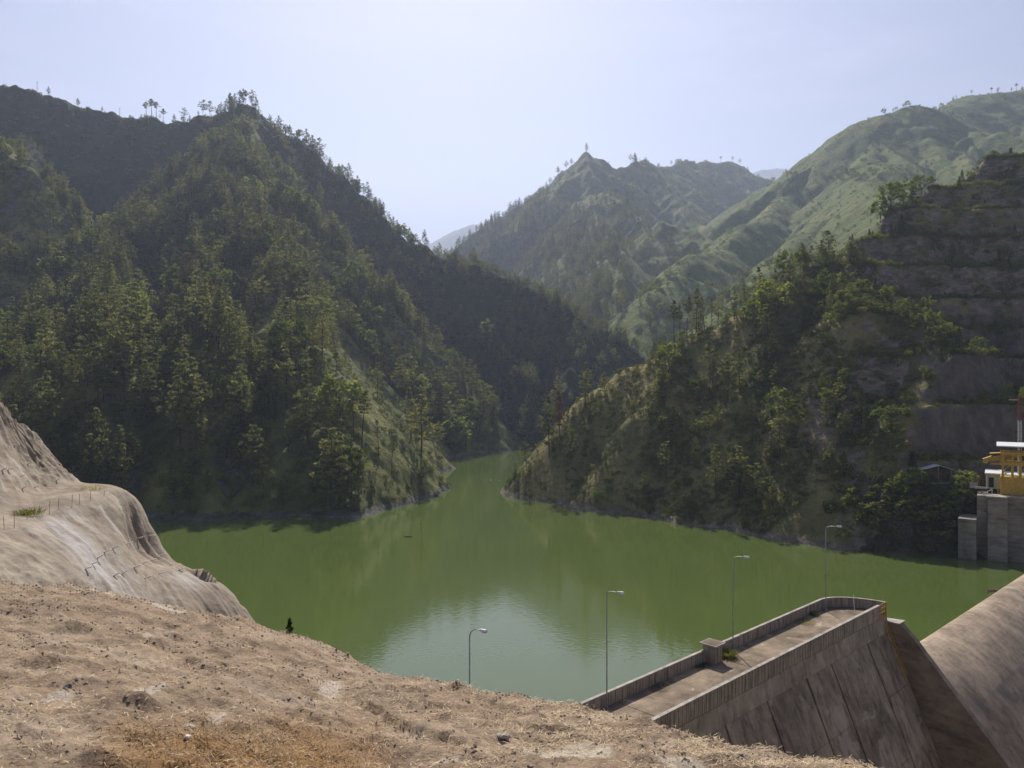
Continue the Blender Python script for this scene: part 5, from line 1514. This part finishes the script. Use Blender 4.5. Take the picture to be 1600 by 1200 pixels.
# shrubs on the mound in front of the shed
SB = "bushes on the mound in front of the shed"
def gtop(px, py):
    return find_ground(px, py, 165)
R = random.Random(12)
bl_ = [(1362,800,26,'bush'),(1378,788,30,'bush_b'),(1396,778,32,'broad_b'),(1415,768,34,'broad'),(1432,762,34,'broad_b'),(1448,766,28,'broad'),(1384,812,24,'bush'),(1404,800,30,'bush'),(1424,790,30,'bush_b'),
       (1445,788,28,'bush'),(1462,786,26,'broad_b'),(1480,782,26,'broad'),(1498,778,40,'broad'),(1510,772,36,'broad_b'),(1368,828,20,'bush'),(1390,832,20,'bush'),(1418,818,24,'bush'),(1440,815,24,'bush'),(1465,812,26,'bush_b'),
       (1488,815,30,'broad_b'),(1500,832,26,'bush'),(1472,838,20,'bush'),(1340,782,24,'bush_b'),(1330,788,20,'broad'),(1446,842,16,'bush'),(1504,800,34,'broad')]
bl_.sort()
ORD = ['leftmost','second from left','third from left','fourth from left','fifth from left','sixth from left','seventh from left','eighth from left','ninth from left','tenth from left']
NB = {}
for px, py, hp, key in bl_:
    if px > 1436 and py < 795 and px < 1500: hp *= .55
    x, y, z = gtop(px, py)
    top_ = py < 785
    lab = ("bright green bush on top of the mound below the shed" if px < 1470 else "dark leafy bush between the shed and the concrete intake block") if top_ else "dusty olive bush on the flank of the mound above the water"
    if not top_: lab = "dusty olive bush %s on the mound flank" % ("low by the water" if py > 822 else "half way up" if py > 805 else "in the upper row")
    NB[lab] = NB.get(lab, -1)+1; lab += ", "+ORD[NB[lab]]
    place_tree(key, x, y, z-.3, hp/F*y, lab, "bush", "bush", SB, R.uniform(0,6.28), 1.25)
tree_px('spruce', 1426, 752, 716, "conical young pine standing by the left end of the shed roof", cat="pine", wide=1.25, dmin=165)

# ------------------------------------------------------------------ small things
for px, hp, lab in ((58, 17, "tall thin utility pole on the high left skyline"), (187, 13, "short thin utility pole on the left skyline before the umbrella pines")):
    u = (px-800)/F; j = int(round((u-uu[0])/(uu[1]-uu[0])))
    k = int(np.where(owner[:, j] == MTN, ANG[:, j], -9).argmax()); D = dd[k]; h = hp/F*D
    x, z = u*D, Z[k, j]
    e = empty("utility_pole", (x, D, z)); tag(e, lab, "utility pole")
    q = MB(); q.tube([(0,0,-1),(0,0,h)], [.22,.14], 6); q.build("pole", BARKG, e)
    q = MB(); q.box(-1.1,-.08,h-.9,1.1,.08,h-.75); q.build("crossbar", BARKG, e)
# drowned stems along the shore
def snag(px, py, hp, label, lean=0.0):
    D = EYE*F/(py-600.0); x = (px-800)/F*D; h = hp/F*D
    q = MB(); q.tube([(0,0,-2),(lean*h*.4,0,h*.5),(lean*h,0,h)], [.13,.1,.04], 5)
    o = q.build("snag", BARKG, None, True); o.location = (x, D, 0)
    return tag(o, label, "dead stem")
snag(847, 775, 11, "dead stem standing in the water just off the right tip", .05)
snag(875, 784, 9, "short dead stem in the water, second from the right tip")
snag(931, 786, 8, "short dead stem in the water beside the right hill", -.1)
snag(641, 764, 12, "dead stem standing in the water off the headland point")
snag(726, 718, 9, "thin dead stem in the water below the farther lit spur")
snag(775, 705, 5, "tiny dead stem at the far end of the lake", .2)
snag(1160, 824, 16, "pale dead stem at the water's edge under the dark right slope", .08)
# floating branch and drift at the spillway lip
def drift(px, py, r, label, seed, flat=.35, stretch=3.0):
    D = EYE*F/(py-600.0); x = (px-800)/F*D
    R = random.Random(seed); q = MB()
    for k in range(5):
        a = R.uniform(-.4,.4); l = r*R.uniform(.5,1)*stretch
        q.tube([(-l*math.cos(a)/2, -l*math.sin(a)/2, R.uniform(0,.08)), (0, R.uniform(-.2,.2)*r, R.uniform(.02,.15)), (l*math.cos(a)/2, l*math.sin(a)/2, R.uniform(0,.1))], [.05*r,.12*r,.03*r], 5)
    o = q.build("driftwood", BARKG); o.location = (x, D, .02)
    return tag(o, label, "driftwood")
drift(638, 839, .9, "dark floating branch alone in the open green water left of centre", 3)
p_ = dam(92, .2, 1.9)
q = MB(); R = random.Random(9)
# pale log jam caught on the spillway lip
D = 36.5*F/(926-600.0)
q.tube([(-1.6,0,0),(0,.1,.25),(1.7,0,.1)], [.12,.2,.1], 6); q.tube([(-1.2,.4,.1),(-.6,0,.5),(.2,-.3,.35)], [.1,.12,.05], 6); q.tube([(-1.4,-.2,0),(-1.5,-.1,.7)], [.12,.06], 5)
u_ = None
for uq in np.arange(60, 140, .5):
    c = dam(uq, .6, 0)
    if c[0]/c[1]*F+800 > 1558: u_ = uq; break
o = q.build("driftwood", M_WOOD, None, True); o.location = dam(u_ or 95, .3, 3.0)
tag(o, "pale driftwood log caught on the crest of the spillway at the right", "driftwood")
def float_bit(px, py, s, label):
    D = EYE*F/(py-600.0)
    bm = bmesh.new(); bmesh.ops.create_icosphere(bm, subdivisions=1, radius=s)
    for v in bm.verts: v.co.z *= .5
    me = bpy.data.meshes.new("float"); bm.to_mesh(me); bm.free(); me.materials.append(M_WHITE)
    o = link_mesh("float", me); o.location = ((px-800)/F*D, D, .05)
    return tag(o, label, "float")
float_bit(767, 750, .22, "tiny white float in the narrows, left of two")
float_bit(781, 751, .16, "tiny white float in the narrows, middle one")
float_bit(794, 754, .22, "tiny white float in the narrows, right one")
# little conifer and weed on the rim of the bank
x, y, z = bank_z(452, 982)
tk, cr = spruce(44, .34, .075) if False else (None, None)
def sapling(px, py, h, label, seed):
    c = bank_z(px, py); R = random.Random(seed)
    e = empty("conifer_sapling", (c[0], c[1], c[2]-.02)); tag(e, label, "sapling")
    q = MB(); q.tube([(0,0,0),(.005,0,h*.95)], [.006,.002], 5); q.build("stem", BARK, e)
    cen = []; rad = []
    for i in range(9):
        t = i/8
        for k in range(5):
            a = R.uniform(0,6.28); r0 = h*.26*(1-t*.75)*R.uniform(.4,1)
            cen.append((r0*math.cos(a), r0*math.sin(a), h*(.12+.86*t)+r0*.5)); rad.append(h*.07)
    V, Fq, tone = leaves(cen, rad, 12, (h*.06, h*.13), seed, 1.2)
    link_mesh("needles", leaf_mesh("needles", V, Fq, tone, L_SPRUCE), e)
sapling(452, 984, .21, "tiny dark green conifer sapling on the rim of the brown bank", 44)
def tuft(c, h, n, w_, label, name, mat, seed, spread=.5):
    R = np.random.default_rng(seed)
    a = R.uniform(0, 6.28, n); sp_ = R.random(n)**.6*w_
    p0 = np.stack([np.cos(a)*sp_, np.sin(a)*sp_, np.zeros(n)], 1)
    ln = h*R.uniform(.5, 1.1, n)
    d = np.stack([np.cos(a)*spread*R.uniform(.2,1,n)+R.normal(0,.2,n), np.sin(a)*spread*R.uniform(.2,1,n)+R.normal(0,.2,n), np.ones(n)], 1)
    d /= np.linalg.norm(d, axis=1, keepdims=True)
    s = np.stack([-np.sin(a), np.cos(a), np.zeros(n)], 1)*(h*.03)
    mid = p0+d*ln[:,None]*.6; tip = p0+d*ln[:,None]+np.stack([np.cos(a)*.2*ln, np.sin(a)*.2*ln, -.12*ln], 1)
    V = np.stack([p0-s, p0+s, mid+s*.8, mid-s*.8, tip], 1).reshape(-1, 3); i = np.arange(n)*5
    T = np.concatenate([np.stack([i,i+1,i+2],1), np.stack([i,i+2,i+3],1), np.stack([i+3,i+2,i+4],1)])
    o = link_mesh(name, np_mesh(name, V, T, mat, False, dict(tone=np.repeat(R.uniform(0,1,n),5)))); o.location = c
    return tag(o, label, "grass tuft" if "grass" in name else "plant")
p, n_ = on_slope(46, 803)
tuft(p, .19, 300, .34, "yellow-green grass tuft growing on the sprayed concrete bench", "grass_tuft", L_GRASS, 3, .8).scale = (1.2,1,1)
p, n_ = on_slope(143, 765)
tuft(p, .16, 90, .3, "small yellow weeds along the back edge of the concrete bench", "grass_tuft", L_GRASS, 4, .8).scale = (1.6,.6,1)
p, n_ = on_slope(336, 908)
tuft(p, .2, 40, .08, "small green weed at the outer edge of the sprayed concrete slope", "weed", L_BROAD, 5, .8)
# plants on the dam crest
tuft(dam(20.4, 1.0, DECK), .85, 420, .75, "yellow-green bush growing on the dam crest beside the square pier", "crest_bush", L_GRASS, 6, .9)
tuft(dam(36.0, 1.3, DECK), .32, 420, 1.1, "low strip of yellow grass at the foot of the curved parapet", "grass_tuft", L_GRASS, 7, .8).rotation_euler = (0,0,rang)
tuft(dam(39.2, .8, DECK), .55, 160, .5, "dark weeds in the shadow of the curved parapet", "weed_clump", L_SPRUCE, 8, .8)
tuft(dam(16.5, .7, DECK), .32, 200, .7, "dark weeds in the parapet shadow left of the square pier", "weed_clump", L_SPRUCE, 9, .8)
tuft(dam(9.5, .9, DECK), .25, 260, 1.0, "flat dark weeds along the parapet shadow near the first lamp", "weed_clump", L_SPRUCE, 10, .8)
# ------------------------------------------------------------------ air: one closed box of thin haze
hz = MB(); hz.box(-7200, -140, -62, 7200, 7000, 1900)
m = bpy.data.materials.new("haze_air"); m.use_nodes = True
nt = m.node_tree
nt.nodes.remove(nt.nodes['Principled BSDF'])
pv = N(nt, "ShaderNodeVolumePrincipled", Density=HAZE)
pv.inputs['Color'].default_value = (.62, .73, 1.0, 1)
pv.inputs['Anisotropy'].default_value = .41
nt.links.new(pv.outputs[0], nt.nodes['Material Output'].inputs['Volume'])
tag(hz.build("haze", m), kind='stuff')
